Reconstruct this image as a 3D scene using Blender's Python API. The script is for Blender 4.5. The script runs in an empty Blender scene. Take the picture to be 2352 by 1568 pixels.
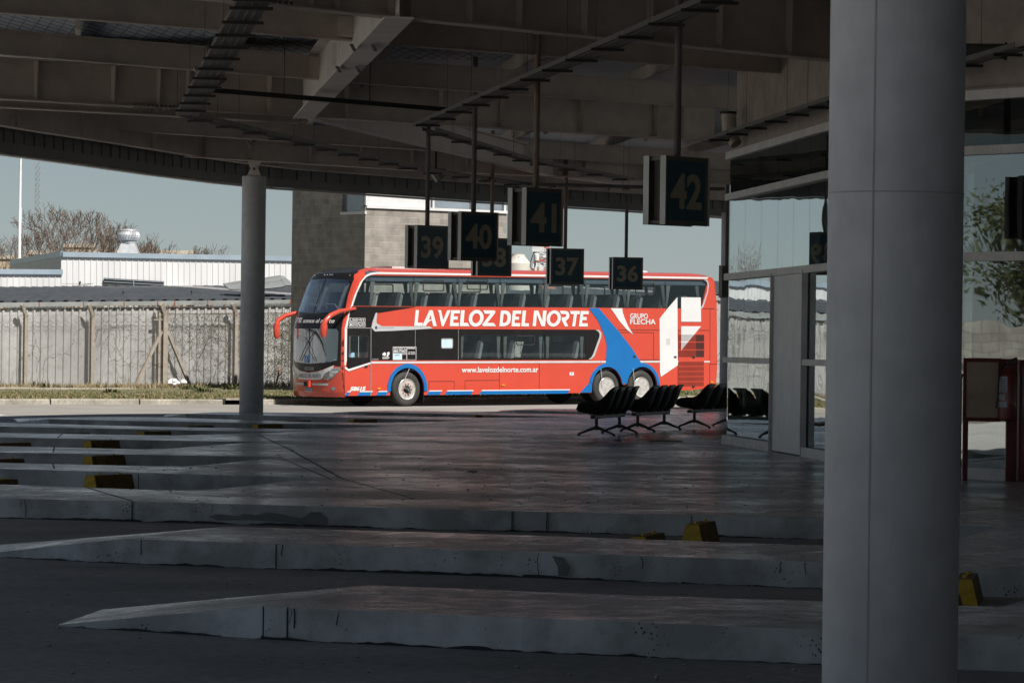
import bpy, bmesh, math, random
from mathutils import Vector, Matrix, Euler
from mathutils.geometry import tessellate_polygon
R=math.radians; PI=math.pi
SC=bpy.context.scene; COL=SC.collection
# ---------------------------------------------------------------- camera
F=8500.; ROLL=.0132; V0=792.; EYE=1.6          # focal length in units of a 2352 px wide frame
cam=bpy.data.cameras.new('camera'); cam_o=bpy.data.objects.new('camera',cam); COL.objects.link(cam_o)
cam.sensor_width=36; cam.lens=36*F/2352; cam.clip_start=.5; cam.clip_end=6000
cam.shift_y=(V0-784)/2352
cam_o.matrix_world=Matrix.Translation((0,0,EYE))@Euler((R(90),0,0)).to_matrix().to_4x4()@Matrix.Rotation(ROLL,4,'Z')
SC.camera=cam_o
# ---------------------------------------------------------------- world and sun
SUN_EL=50.; SUN_AZ=math.atan2(-.76,.65)
sd=Vector((math.cos(SUN_AZ)*math.cos(R(SUN_EL)),math.sin(SUN_AZ)*math.cos(R(SUN_EL)),math.sin(R(SUN_EL))))
W=bpy.data.worlds.new('World'); SC.world=W; W.use_nodes=True
nt=W.node_tree; nt.nodes.clear()
sky=nt.nodes.new('ShaderNodeTexSky'); sky.sky_type='NISHITA'; sky.sun_disc=False
sky.sun_elevation=R(SUN_EL); sky.sun_rotation=math.atan2(sd.x,sd.y)
sky.air_density=1.0; sky.dust_density=.05; sky.ozone_density=2.5; sky.altitude=0
hsv=nt.nodes.new('ShaderNodeHueSaturation'); hsv.inputs['Saturation'].default_value=.42; hsv.inputs['Value'].default_value=1.0
bgn=nt.nodes.new('ShaderNodeBackground'); bgn.inputs[1].default_value=.055
wo=nt.nodes.new('ShaderNodeOutputWorld')
nt.links.new(sky.outputs[0],hsv.inputs['Color']); tn=nt.nodes.new('ShaderNodeMix'); tn.data_type='RGBA'; tn.blend_type='MULTIPLY'; tn.inputs[0].default_value=1; tn.inputs[7].default_value=(.425,.483,.53,1); nt.links.new(hsv.outputs[0],tn.inputs[6]); nt.links.new(tn.outputs[2],bgn.inputs[0]); nt.links.new(bgn.outputs[0],wo.inputs[0])
sun=bpy.data.lights.new('sun','SUN'); sun.energy=4.3; sun.angle=R(.5); sun.color=(1,.955,.89)
sun_o=bpy.data.objects.new('sun',sun); COL.objects.link(sun_o)
sun_o.rotation_euler=(-sd).to_track_quat('-Z','Y').to_euler()
SC.view_settings.view_transform='Standard'; SC.view_settings.look='None'
SC.view_settings.exposure=.86; SC.view_settings.gamma=1
SC.render.engine='CYCLES'
SC.cycles.max_bounces=10; SC.cycles.diffuse_bounces=7; SC.cycles.glossy_bounces=4; SC.cycles.transparent_max_bounces=24
SC.cycles.transmission_bounces=4; SC.cycles.use_denoising=True; SC.cycles.sample_clamp_indirect=6
# ---------------------------------------------------------------- survey helpers: photo sight lines -> world metres
cr,sr=math.cos(ROLL),math.sin(ROLL)
def wh(u,v):
    dx=u-1176; dy=v-784
    return dx*cr+dy*sr, dx*sr-dy*cr+(V0-784)
def G(u,v,z=0):
    w,h=wh(u,v); Y=F*(EYE-z)/(-h); return (w*Y/F,Y)
def P(u,v,Y):
    w,h=wh(u,v); return Vector((w*Y/F,Y,EYE+h*Y/F))
PSI=R(38); c_,s_=math.cos(PSI),math.sin(PSI); BX,BY,BZ=-3.09,110.,-.275; PITCH=.010
def B(t,y,z=0): return Vector((BX+t*c_-y*s_, BY+t*s_+y*c_, z))      # road frame: t along the road, y across it
def Bt(u,y):
    w,h=wh(u,800); k=w/F; return (k*(BY+y*c_)-BX+y*s_)/(c_-k*s_)
def gz(x,y):
    z=-.2-.075*min(1,max(0,(y-86)/14))
    t=(x-BX)*c_+(y-BY)*s_
    return z+PITCH*max(0,t)*min(1,max(0,(y-100)/8))
# ---------------------------------------------------------------- materials
MATS={}
def hexc(h):
    r=[int(h[i:i+2],16)/255 for i in (0,2,4)]
    return tuple(x/12.92 if x<=.04045 else ((x+.055)/1.055)**2.4 for x in r)
def newmat(name):
    m=bpy.data.materials.new(name); m.use_nodes=True; MATS[name]=m
    return m,m.node_tree,m.node_tree.nodes['Principled BSDF']
def N(nt,t,**kw):
    n=nt.nodes.new(t)
    for k,v in kw.items(): setattr(n,k,v)
    return n
def pm(name,col,rough=.6,metal=0,col2=None,scale=3.,detail=5,bump=0,bscale=None,spec=.5,coat=0,rvar=0,lo=.35,hi=.65,stretch=None,coords='Object',mottle=0,mscale=30):
    m,nt,b=newmat(name); L=nt.links
    b.inputs['Base Color'].default_value=(*col,1); b.inputs['Roughness'].default_value=rough
    b.inputs['Metallic'].default_value=metal; b.inputs['Specular IOR Level'].default_value=spec
    b.inputs['Coat Weight'].default_value=coat; b.inputs['Coat Roughness'].default_value=.04
    tc=N(nt,'ShaderNodeTexCoord'); src=tc.outputs[coords]
    if stretch:
        mp=N(nt,'ShaderNodeMapping'); mp.inputs['Scale'].default_value=stretch; L.new(src,mp.inputs[0]); src=mp.outputs[0]
    no=N(nt,'ShaderNodeTexNoise'); no.inputs['Scale'].default_value=scale; no.inputs['Detail'].default_value=detail; no.inputs['Roughness'].default_value=.6
    L.new(src,no.inputs['Vector'])
    c2=col2 if col2 else tuple(x*.8 for x in col)
    mr=N(nt,'ShaderNodeMapRange'); mr.inputs[1].default_value=lo; mr.inputs[2].default_value=hi; L.new(no.outputs[0],mr.inputs[0])
    mx=N(nt,'ShaderNodeMix',data_type='RGBA'); mx.inputs[6].default_value=(*col,1); mx.inputs[7].default_value=(*c2,1)
    L.new(mr.outputs[0],mx.inputs[0]); out=mx.outputs[2]
    if mottle:
        n3=N(nt,'ShaderNodeTexNoise'); n3.inputs['Scale'].default_value=mscale; n3.inputs['Detail'].default_value=3; L.new(tc.outputs[coords],n3.inputs['Vector'])
        m3=N(nt,'ShaderNodeMapRange'); m3.inputs[1].default_value=.3; m3.inputs[2].default_value=.7; m3.inputs[3].default_value=1-mottle; m3.inputs[4].default_value=1+mottle*.5; L.new(n3.outputs[0],m3.inputs[0])
        mm=N(nt,'ShaderNodeVectorMath',operation='SCALE'); L.new(out,mm.inputs[0]); L.new(m3.outputs[0],mm.inputs['Scale']); out=mm.outputs[0]
    L.new(out,b.inputs['Base Color'])
    if rvar:
        r=N(nt,'ShaderNodeMapRange'); r.inputs[1].default_value=.3; r.inputs[2].default_value=.7; r.inputs[3].default_value=rough-rvar; r.inputs[4].default_value=rough+rvar
        L.new(no.outputs[0],r.inputs[0]); L.new(r.outputs[0],b.inputs['Roughness'])
    if bump:
        n2=N(nt,'ShaderNodeTexNoise'); n2.inputs['Scale'].default_value=bscale or scale*6; n2.inputs['Detail'].default_value=4
        L.new(src,n2.inputs['Vector']); bp=N(nt,'ShaderNodeBump'); bp.inputs['Strength'].default_value=bump; bp.inputs['Distance'].default_value=.02
        L.new(n2.outputs[0],bp.inputs['Height']); L.new(bp.outputs[0],b.inputs['Normal'])
    return m
def glassmat(name,tint,gloss=(.9,.95,1),f0=.08,bump=0,bscale=.6,graze=1.):
    """see-through pane: tinted transmission plus Fresnel-weighted mirror reflection"""
    m=bpy.data.materials.new(name); m.use_nodes=True; MATS[name]=m; nt=m.node_tree; nt.nodes.clear(); L=nt.links
    o=N(nt,'ShaderNodeOutputMaterial'); t=N(nt,'ShaderNodeBsdfTransparent'); t.inputs[0].default_value=(*tint,1)
    g=N(nt,'ShaderNodeBsdfGlossy'); g.inputs['Color'].default_value=(*gloss,1); g.inputs['Roughness'].default_value=.01
    lw=N(nt,'ShaderNodeLayerWeight'); lw.inputs[0].default_value=.5
    pw=N(nt,'ShaderNodeMath',operation='POWER'); pw.inputs[1].default_value=2.6; L.new(lw.outputs['Facing'],pw.inputs[0])
    mr=N(nt,'ShaderNodeMapRange'); mr.inputs[3].default_value=f0; mr.inputs[4].default_value=graze; L.new(pw.outputs[0],mr.inputs[0])
    mx=N(nt,'ShaderNodeMixShader'); L.new(mr.outputs[0],mx.inputs[0]); L.new(t.outputs[0],mx.inputs[1]); L.new(g.outputs[0],mx.inputs[2]); L.new(mx.outputs[0],o.inputs[0])
    if bump:
        tc=N(nt,'ShaderNodeTexCoord'); mp=N(nt,'ShaderNodeMapping'); mp.inputs['Scale'].default_value=(1,1,1.6); L.new(tc.outputs['Object'],mp.inputs[0])
        no=N(nt,'ShaderNodeTexNoise'); no.inputs['Scale'].default_value=bscale; no.inputs['Detail'].default_value=1.5; L.new(mp.outputs[0],no.inputs['Vector'])
        bp=N(nt,'ShaderNodeBump'); bp.inputs['Strength'].default_value=1; bp.inputs['Distance'].default_value=bump; L.new(no.outputs[0],bp.inputs['Height'])
        L.new(bp.outputs[0],g.inputs['Normal'])
    return m
def blockmat(name,c1,c2,mortar,bw=.4,bh=.2,ms=.012):
    m,nt,b=newmat(name); L=nt.links; b.inputs['Roughness'].default_value=.9
    tc=N(nt,'ShaderNodeTexCoord'); sp=N(nt,'ShaderNodeSeparateXYZ'); L.new(tc.outputs['Object'],sp.inputs[0])
    ad=N(nt,'ShaderNodeMath',operation='ADD'); L.new(sp.outputs[0],ad.inputs[0]); L.new(sp.outputs[1],ad.inputs[1])
    cb=N(nt,'ShaderNodeCombineXYZ'); L.new(ad.outputs[0],cb.inputs[0]); L.new(sp.outputs[2],cb.inputs[1])
    br=N(nt,'ShaderNodeTexBrick'); br.inputs['Scale'].default_value=1; br.inputs['Brick Width'].default_value=bw; br.inputs['Row Height'].default_value=bh
    br.inputs['Mortar Size'].default_value=ms; br.inputs['Mortar Smooth'].default_value=.3; br.inputs['Bias'].default_value=0
    br.inputs['Color1'].default_value=(*c1,1); br.inputs['Color2'].default_value=(*c2,1); br.inputs['Mortar'].default_value=(*mortar,1)
    L.new(cb.outputs[0],br.inputs['Vector'])
    no=N(nt,'ShaderNodeTexNoise'); no.inputs['Scale'].default_value=2.2; no.inputs['Detail'].default_value=8; L.new(tc.outputs['Object'],no.inputs['Vector'])
    mr=N(nt,'ShaderNodeMapRange'); mr.inputs[1].default_value=.3; mr.inputs[2].default_value=.7; mr.inputs[3].default_value=.72; mr.inputs[4].default_value=1.18; L.new(no.outputs[0],mr.inputs[0])
    vm=N(nt,'ShaderNodeVectorMath',operation='SCALE'); L.new(br.outputs[0],vm.inputs[0]); L.new(mr.outputs[0],vm.inputs['Scale']); L.new(vm.outputs[0],b.inputs['Base Color'])
    bp=N(nt,'ShaderNodeBump'); bp.inputs['Strength'].default_value=.6; bp.inputs['Distance'].default_value=.01; bp.invert=True
    L.new(br.outputs['Fac'],bp.inputs['Height']); L.new(bp.outputs[0],b.inputs['Normal'])
    return m
def paint(name,col,rough=.28,coat=.5): return pm(name,col,rough=rough,col2=tuple(x*.93 for x in col),scale=1.5,coat=coat,spec=.5)
M=MATS
def floormat():
    m,nt,b=newmat('platform_concrete'); L=nt.links
    tc=N(nt,'ShaderNodeTexCoord'); v=tc.outputs['Object']
    n1=N(nt,'ShaderNodeTexNoise'); n1.inputs['Scale'].default_value=.5; n1.inputs['Detail'].default_value=9; n1.inputs['Roughness'].default_value=.66; L.new(v,n1.inputs['Vector'])
    n2=N(nt,'ShaderNodeTexNoise'); n2.inputs['Scale'].default_value=4.2; n2.inputs['Detail'].default_value=9; n2.inputs['Roughness'].default_value=.75; L.new(v,n2.inputs['Vector'])
    cr1=N(nt,'ShaderNodeValToRGB'); e=cr1.color_ramp.elements; e[0].position=.41; e[0].color=(.27,.25,.24,1); e[1].position=.60; e[1].color=(.62,.57,.55,1)
    x=cr1.color_ramp.elements.new(.5); x.color=(.44,.40,.385,1)
    ad=N(nt,'ShaderNodeMath',operation='ADD'); L.new(n1.outputs[0],ad.inputs[0]); L.new(n2.outputs[0],ad.inputs[1])
    hf=N(nt,'ShaderNodeMath',operation='MULTIPLY'); hf.inputs[1].default_value=.5; L.new(ad.outputs[0],hf.inputs[0]); L.new(hf.outputs[0],cr1.inputs[0])
    # small dark spots
    vo=N(nt,'ShaderNodeTexVoronoi'); vo.inputs['Scale'].default_value=1.1; L.new(v,vo.inputs['Vector'])
    sp=N(nt,'ShaderNodeMath',operation='LESS_THAN'); sp.inputs[1].default_value=.035; L.new(vo.outputs['Distance'],sp.inputs[0])
    mx=N(nt,'ShaderNodeMix',data_type='RGBA'); L.new(sp.outputs[0],mx.inputs[0]); L.new(cr1.outputs[0],mx.inputs[6]); mx.inputs[7].default_value=(.02,.02,.02,1)
    L.new(mx.outputs[2],b.inputs['Base Color'])
    rr=N(nt,'ShaderNodeMapRange'); rr.inputs[1].default_value=.40; rr.inputs[2].default_value=.60; rr.inputs[3].default_value=.40; rr.inputs[4].default_value=.16; L.new(hf.outputs[0],rr.inputs[0]); L.new(rr.outputs[0],b.inputs['Roughness'])
    b.inputs['Specular IOR Level'].default_value=.42
    bp=N(nt,'ShaderNodeBump'); bp.inputs['Strength'].default_value=.45; bp.inputs['Distance'].default_value=.006; L.new(n2.outputs[0],bp.inputs['Height']); L.new(bp.outputs[0],b.inputs['Normal'])
floormat()
def kerbmat():
    m,nt,b=newmat('kerb_concrete'); L=nt.links; b.inputs['Roughness'].default_value=.85
    tc=N(nt,'ShaderNodeTexCoord'); v=tc.outputs['Object']
    n1=N(nt,'ShaderNodeTexNoise'); n1.inputs['Scale'].default_value=1.6; n1.inputs['Detail'].default_value=9; n1.inputs['Roughness'].default_value=.65; L.new(v,n1.inputs['Vector'])
    r=N(nt,'ShaderNodeValToRGB'); e=r.color_ramp.elements; e[0].position=.40; e[0].color=(.29,.293,.288,1); e[1].position=.62; e[1].color=(.52,.525,.52,1); L.new(n1.outputs[0],r.inputs[0])
    vo=N(nt,'ShaderNodeTexVoronoi'); vo.inputs['Scale'].default_value=34; L.new(v,vo.inputs['Vector'])
    nn=N(nt,'ShaderNodeTexNoise'); nn.inputs['Scale'].default_value=5; L.new(v,nn.inputs['Vector'])
    th=N(nt,'ShaderNodeMapRange'); th.inputs[1].default_value=.45; th.inputs[2].default_value=.75; th.inputs[3].default_value=.0; th.inputs[4].default_value=.30; L.new(nn.outputs[0],th.inputs[0])
    lt=N(nt,'ShaderNodeMath',operation='LESS_THAN'); L.new(vo.outputs['Distance'],lt.inputs[0]); L.new(th.outputs[0],lt.inputs[1])
    mx=N(nt,'ShaderNodeMix',data_type='RGBA'); L.new(lt.outputs[0],mx.inputs[0]); L.new(r.outputs[0],mx.inputs[6]); mx.inputs[7].default_value=(.06,.06,.06,1); L.new(mx.outputs[2],b.inputs['Base Color'])
    bp=N(nt,'ShaderNodeBump'); bp.inputs['Strength'].default_value=.6; bp.inputs['Distance'].default_value=.01; L.new(n1.outputs[0],bp.inputs['Height']); L.new(bp.outputs[0],b.inputs['Normal'])
kerbmat()
pm('bay_pavement',(.25,.245,.235),.85,col2=(.16,.157,.15),scale=.45,detail=10,bump=.5,bscale=9,mottle=.25,mscale=14,rvar=.1)
pm('road_surface',(.255,.24,.215),.92,col2=(.20,.185,.17),scale=.5,detail=8,bump=.3,bscale=18,mottle=.2,mscale=22)
pm('bounce_apron',(.58,.56,.52),.9,col2=(.48,.46,.43),scale=.4)  # pale ground out of view, added to bounce sunlight under the canopy
pm('kerb_stone',(.34,.31,.26),.9,col2=(.21,.19,.155),scale=1.4,detail=8,bump=.4,mottle=.25,mscale=12)
pm('verge_soil',(.17,.14,.085),.95,col2=(.085,.095,.035),scale=.7,detail=8,bump=.8,bscale=6,mottle=.4,mscale=9)
pm('footpath_concrete',(.40,.37,.32),.9,col2=(.28,.26,.22),scale=2,detail=6,mottle=.2)
pm('patch_grey',(.17,.175,.17),.9,col2=(.13,.135,.13),scale=6)
pm('seam_grey',(.33,.32,.31),.8)
pm('column_concrete',(.44,.443,.452),.6,col2=(.345,.348,.355),scale=1.1,detail=8,bump=.15,bscale=20,mottle=.10,mscale=7,stretch=(1,1,.35),rvar=.08)
pm('girder_paint',(.53,.455,.40),.6,col2=(.43,.37,.325),scale=.8,detail=7,mottle=.12,mscale=4,rvar=.12)
pm('beam_brown',(.33,.28,.25),.65,col2=(.25,.205,.18),scale=1.4,detail=8,mottle=.15,mscale=5)
pm('girder_lit_pale',(.66,.61,.58),.5,col2=(.55,.5,.47),scale=1.2,detail=6,mottle=.1)  # paler girder tone: light on the radial girder's underside put into the colour
pm('fascia_metal',(.14,.14,.145),.5,col2=(.10,.10,.105),scale=1,detail=5)
pm('fascia_lip',(.42,.41,.39),.5,col2=(.3,.3,.28),scale=2)
pm('tray_steel',(.115,.11,.105),.5,metal=.4,col2=(.07,.065,.06),scale=4,detail=6,mottle=.3,mscale=20)
pm('tray_dark',(.02,.019,.018),.7)
pm('bolt_steel',(.12,.10,.09),.6)
pm('lamp_metal',(.30,.29,.27),.4,col2=(.2,.19,.18),scale=8)
pm('insulation_foil',(.42,.42,.43),.4,col2=(.30,.30,.31),scale=2,detail=5,bump=.5,bscale=7)
def deckmat():
    m,nt,b=newmat('roof_deck_metal'); L=nt.links; b.inputs['Base Color'].default_value=(.50,.56,.64,1); b.inputs['Roughness'].default_value=.5; b.inputs['Metallic'].default_value=0
    tc=N(nt,'ShaderNodeTexCoord'); mp=N(nt,'ShaderNodeMapping'); mp.inputs['Rotation'].default_value=(0,0,R(12)); L.new(tc.outputs['Object'],mp.inputs[0])
    wv=N(nt,'ShaderNodeTexWave'); wv.inputs['Scale'].default_value=.9; wv.inputs['Distortion'].default_value=.6; wv.bands_direction='Y'; L.new(mp.outputs[0],wv.inputs['Vector'])
    bp=N(nt,'ShaderNodeBump'); bp.inputs['Strength'].default_value=1; bp.inputs['Distance'].default_value=.012; L.new(wv.outputs[0],bp.inputs['Height']); L.new(bp.outputs[0],b.inputs['Normal'])
deckmat()
pm('alu_frame',(.62,.60,.60),.45,metal=.1,col2=(.50,.49,.49),scale=3,mottle=.08)
pm('sign_frame_metal',(.14,.125,.105),.5)
pm('sign_edge_alu',(.50,.51,.50),.4,metal=.2,col2=(.4,.41,.4),scale=2)
pm('sign_blue',(.022,.08,.115),.5,col2=(.017,.064,.092),scale=6)
pm('sign_number_buff',(.40,.34,.25),.55,col2=(.34,.29,.21),scale=8)
pm('trim_pole',(.13,.12,.115),.7,col2=(.09,.08,.075),scale=3,detail=6)
pm('rusty_pole',(.20,.16,.135),.75,col2=(.17,.065,.03),scale=2.2,detail=8,lo=.45,hi=.62,stretch=(1,1,.4))
pm('stop_yellow',(.68,.42,.03),.65,col2=(.50,.30,.02),scale=5,detail=7,mottle=.25,mscale=16)
pm('stop_shaded',(.13,.080,.022),.75,col2=(.19,.115,.03),scale=5,detail=6,mottle=.3,mscale=16)  # stop faces turned from the light: shade put into the yellow's colour
pm('seat_black',(.012,.012,.013),.42,col2=(.018,.018,.02),scale=5)
pm('black_steel',(.018,.018,.018),.45)
pm('panel_grey',(.80,.81,.82),.5,col2=(.72,.73,.75),scale=1.1,detail=6,mottle=.06,mscale=5)
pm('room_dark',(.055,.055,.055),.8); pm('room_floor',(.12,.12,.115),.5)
pm('room_blind',(.45,.44,.4),.8)
glassmat('facade_glass',(.55,.57,.56),gloss=(.88,.94,.95),f0=.24,bump=.003,bscale=.7)
glassmat('band_glass',(.45,.47,.45),gloss=(.45,.5,.48),f0=.08,bump=.003,bscale=.7)
glassmat('bus_glass',(.90,.935,.93),gloss=(.75,.85,.95),f0=.022)
glassmat('windshield_glass',(.80,.85,.86),gloss=(.8,.9,1.),f0=.34)
paint('bus_red',(.495,.056,.031)); paint('bus_white',(.60,.60,.60)); paint('bus_blue',(.003,.12,.36)); pm('bus_black',(.009,.008,.008),.22,col2=(.012,.011,.011),scale=2,coat=.12,spec=.25)
pm('trim_white',(.48,.48,.48),.5,col2=(.42,.42,.42),scale=3)
paint('bus_silver',(.40,.41,.42),.3)
pm('seam_dark',(.05,.012,.01),.7); pm('rubber_black',(.015,.015,.015),.7)
pm('tyre_rubber',(.022,.021,.02),.8,col2=(.036,.034,.031),scale=4,detail=5); pm('rim_alloy',(.62,.61,.59),.3,metal=.35,col2=(.42,.40,.37),scale=8); pm('nut_orange',(.55,.13,.05),.5)
pm('chrome',(.75,.76,.78),.12,metal=1); pm('amber_lens',(.75,.26,.03),.3); pm('lamp_lens',(.24,.255,.27),.12,col2=(.12,.13,.14),scale=12,coat=1)
pm('trim_grey',(.33,.33,.33),.5); pm('curtain_cloth',(.20,.215,.21),.9,col2=(.13,.14,.14),scale=10)
pm('seat_leather',(.028,.028,.032),.5,col2=(.04,.04,.045),scale=4); pm('seat_side',(.16,.17,.18),.5)
pm('interior_dark',(.03,.032,.036),.8); pm('interior_blue',(.06,.085,.115),.7); pm('placard_pale',(.50,.66,.78),.5); pm('text_navy',(.05,.06,.12),.5)
pm('under_black',(.012,.012,.012),.8)
pm('skin',(.42,.24,.16),.6); pm('shirt_blue',(.36,.55,.74),.85,col2=(.28,.46,.66),scale=14); pm('vest_navy',(.015,.03,.09),.9); pm('hair_dark',(.015,.012,.01),.7)
blockmat('tower_block',(.275,.25,.22),(.215,.195,.172),(.31,.285,.255),.405,.205,.011)
blockmat('yard_block',(.36,.34,.30),(.28,.26,.23),(.22,.2,.18),.4,.2,.012)
pm('lintel_white',(.58,.58,.58),.6,col2=(.50,.50,.50)); pm('window_grey',(.20,.24,.27),.15,col2=(.14,.17,.2),scale=1,coat=1)
pm('door_slate',(.05,.065,.08),.5)
pm('sheet_white',(.55,.55,.55),.5,col2=(.46,.46,.46),scale=.8,detail=6,stretch=(1,1,.2)); pm('flashing_blue',(.33,.39,.45),.35,metal=.3,col2=(.27,.33,.38),scale=1.2)
pm('sheet_grey',(.40,.395,.385),.6,col2=(.28,.275,.27),scale=.9,detail=8,stretch=(1,1,.25),mottle=.12,mscale=6)
pm('roof_sheet_dark',(.085,.092,.10),.6,col2=(.055,.06,.067),scale=1,detail=6); pm('gutter_grey',(.24,.25,.245),.55,col2=(.17,.175,.17),scale=1)
pm('rust',(.30,.09,.035),.85); pm('post_concrete',(.30,.265,.225),.9,col2=(.24,.205,.165),scale=5,detail=8,mottle=.2)
pm('wire_galv',(.32,.31,.29),.6,metal=.2); pm('wire_rust',(.16,.09,.06),.8); pm('vine_twig',(.095,.08,.05),.9); pm('pole_white',(.62,.62,.62),.5)
pm('bark_grey',(.13,.10,.08),.9,col2=(.085,.065,.05),scale=5); pm('twig_brown',(.12,.088,.068),.9)
pm('leaf_green',(.075,.08,.025),.8,col2=(.05,.06,.018),scale=2)
pm('grass_green',(.085,.10,.028),.9,col2=(.06,.085,.02),scale=.8); pm('grass_dry',(.25,.20,.11),.9,col2=(.17,.13,.065),scale=1)
pm('plaster_tan',(.36,.29,.2),.85,col2=(.3,.24,.17),scale=.3); pm('plaster_cream',(.43,.38,.31),.85); pm('far_window',(.10,.10,.10),.4); pm('brick_red',(.36,.15,.095),.9,col2=(.27,.11,.07),scale=3)
pm('mast_red',(.5,.10,.06),.6); pm('mast_grey',(.25,.26,.27),.6); pm('tank_cream',(.47,.44,.39),.6,col2=(.5,.47,.41),scale=3)
pm('plastic_white',(.65,.65,.65),.4); pm('box_grey',(.60,.60,.58),.5)
pm('cabinet_red',(.16,.018,.014),.5,col2=(.11,.013,.01),scale=4); pm('board_paper',(.52,.40,.31),.8,col2=(.36,.27,.21),scale=2.2,detail=3); pm('extinguisher_red',(.20,.02,.013),.35,coat=.5)
pm('label_white',(.42,.46,.50),.6); pm('label_print',(.12,.15,.2),.6); pm('turbine_metal',(.46,.47,.48),.42,metal=.35,col2=(.36,.37,.38),scale=4)
pm('duct_dark',(.07,.06,.055),.6,col2=(.045,.04,.035),scale=6)
# ---------------------------------------------------------------- mesh helpers
class MB:
    def __init__(s): s.v=[]; s.f=[]; s.m=[]
    def add(s,vs,fs,mi=0):
        o=len(s.v); s.v+= [tuple(v) for v in vs]; s.f+=[tuple(i+o for i in f) for f in fs]; s.m+=[mi]*len(fs); return s
    def box(s,x0,x1,y0,y1,z0,z1,mi=0,mat=None):
        vs=[Vector((x,y,z)) for z in (z0,z1) for y in (y0,y1) for x in (x0,x1)]
        if mat: vs=[mat@v for v in vs]
        return s.add(vs,[(0,2,3,1),(4,5,7,6),(0,1,5,4),(1,3,7,5),(3,2,6,7),(2,0,4,6)],mi)
    def tube(s,pts,rad,n=8,mi=0,cap=True,up=None,sx=1.):
        pts=[Vector(p) for p in pts]; rr=rad if isinstance(rad,(list,tuple)) else [rad]*len(pts)
        vs=[];fs=[]
        d0=(pts[1]-pts[0]).normalized(); a=Vector(up) if up else (Vector((0,0,1)) if abs(d0.z)<.9 else Vector((1,0,0)))
        for i,p in enumerate(pts):
            d=(pts[min(i+1,len(pts)-1)]-pts[max(i-1,0)]).normalized()
            x=a.cross(d).normalized(); y=d.cross(x).normalized(); a=y
            for k in range(n):
                t=2*PI*k/n+PI/n; vs.append(p+x*(math.cos(t)*rr[i]*sx)+y*(math.sin(t)*rr[i]))
        for i in range(len(pts)-1):
            for k in range(n): fs.append((i*n+k,i*n+(k+1)%n,(i+1)*n+(k+1)%n,(i+1)*n+k))
        if cap: fs.append(tuple(range(n-1,-1,-1))); fs.append(tuple((len(pts)-1)*n+k for k in range(n)))
        return s.add(vs,fs,mi)
    def lathe(s,prof,n=24,c=(0,0,0),axis='Z',mi=0,mat=None):
        vs=[];fs=[]
        for r,z in prof:
            for k in range(n):
                t=2*PI*k/n; a,b=math.cos(t)*r,math.sin(t)*r
                v=Vector((a,b,z)) if axis=='Z' else Vector((a,z,b))
                v=v+Vector(c)
                if mat: v=mat@v
                vs.append(v)
        m=len(prof)
        for i in range(m-1):
            for k in range(n):
                q=(i*n+k,i*n+(k+1)%n,(i+1)*n+(k+1)%n,(i+1)*n+k); fs.append(q if axis=='Z' else q[::-1])
        a=tuple(range(n-1,-1,-1)); b=tuple((m-1)*n+k for k in range(n))
        fs+= [a,b] if axis=='Z' else [a[::-1],b[::-1]]
        return s.add(vs,fs,mi)
    def bar(s,p,q,w,h,mi=0,up=(0,0,1)):
        """rectangular bar from p to q, w across, h along up"""
        p=Vector(p);q=Vector(q);d=(q-p).normalized();u=Vector(up);x=d.cross(u)
        if x.length<1e-4: x=d.cross(Vector((1,0,0)))
        x=x.normalized()*w/2;y=x.cross(d).normalized()*h/2
        vs=[p-x-y,p+x-y,p+x+y,p-x+y,q-x-y,q+x-y,q+x+y,q-x+y]
        return s.add(vs,[(0,1,2,3),(4,7,6,5),(0,4,5,1),(1,5,6,2),(2,6,7,3),(3,7,4,0)],mi)
    def prism(s,poly,z0,z1,mi=0,mi2=None):
        """plan polygon (concave allowed) extruded in z"""
        n=len(poly); a=sum(poly[i][0]*poly[(i+1)%n][1]-poly[(i+1)%n][0]*poly[i][1] for i in range(n))
        if a<0: poly=poly[::-1]
        vs=[(x,y,z0) for x,y in poly]+[(x,y,z1) for x,y in poly]
        tr=tessellate_polygon([[Vector((x,y,0)) for x,y in poly]])
        top=[];bot=[]
        for t in tr:
            A,Bq,Cq=[poly[i] for i in t]
            if (Bq[0]-A[0])*(Cq[1]-A[1])-(Cq[0]-A[0])*(Bq[1]-A[1])<0: t=t[::-1]
            top.append(tuple(i+n for i in t)); bot.append(tuple(t[::-1]))
        s.add(vs,top+bot,mi); o=len(s.v)-2*n
        for i in range(n): s.f.append((o+i,o+(i+1)%n,o+n+(i+1)%n,o+n+i)); s.m.append(mi if mi2 is None else mi2)
        return s
    def flip(s): s.f=[f[::-1] for f in s.f]; return s
def wmat(o):
    m=Matrix.Identity(4)
    while o: m=o.matrix_basis@m; o=o.parent
    return m
def obj(name,mb,mats,parent=None,world=False,smooth=False):
    me=bpy.data.meshes.new(name)
    vs=mb.v
    if world and parent:
        iv=wmat(parent).inverted(); vs=[iv@Vector(v) for v in vs]
    me.from_pydata([tuple(v) for v in vs],[],mb.f)
    if not isinstance(mats,(list,tuple)): mats=[mats]
    for m in mats: me.materials.append(M[m])
    for p,mi in zip(me.polygons,mb.m): p.material_index=mi
    if smooth:
        for p in me.polygons: p.use_smooth=True
        if smooth!='all': me.set_sharp_from_angle(angle=R(40))
    me.update()
    o=bpy.data.objects.new(name,me); COL.objects.link(o)
    if parent: o.parent=parent
    return o
def tag(o,label=None,cat=None,group=None,kind=None):
    if label: o['label']=label
    if cat: o['category']=cat
    if group: o['group']=group
    if kind: o['kind']=kind
    return o
def struct(o): o['kind']='structure'; return o
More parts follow.
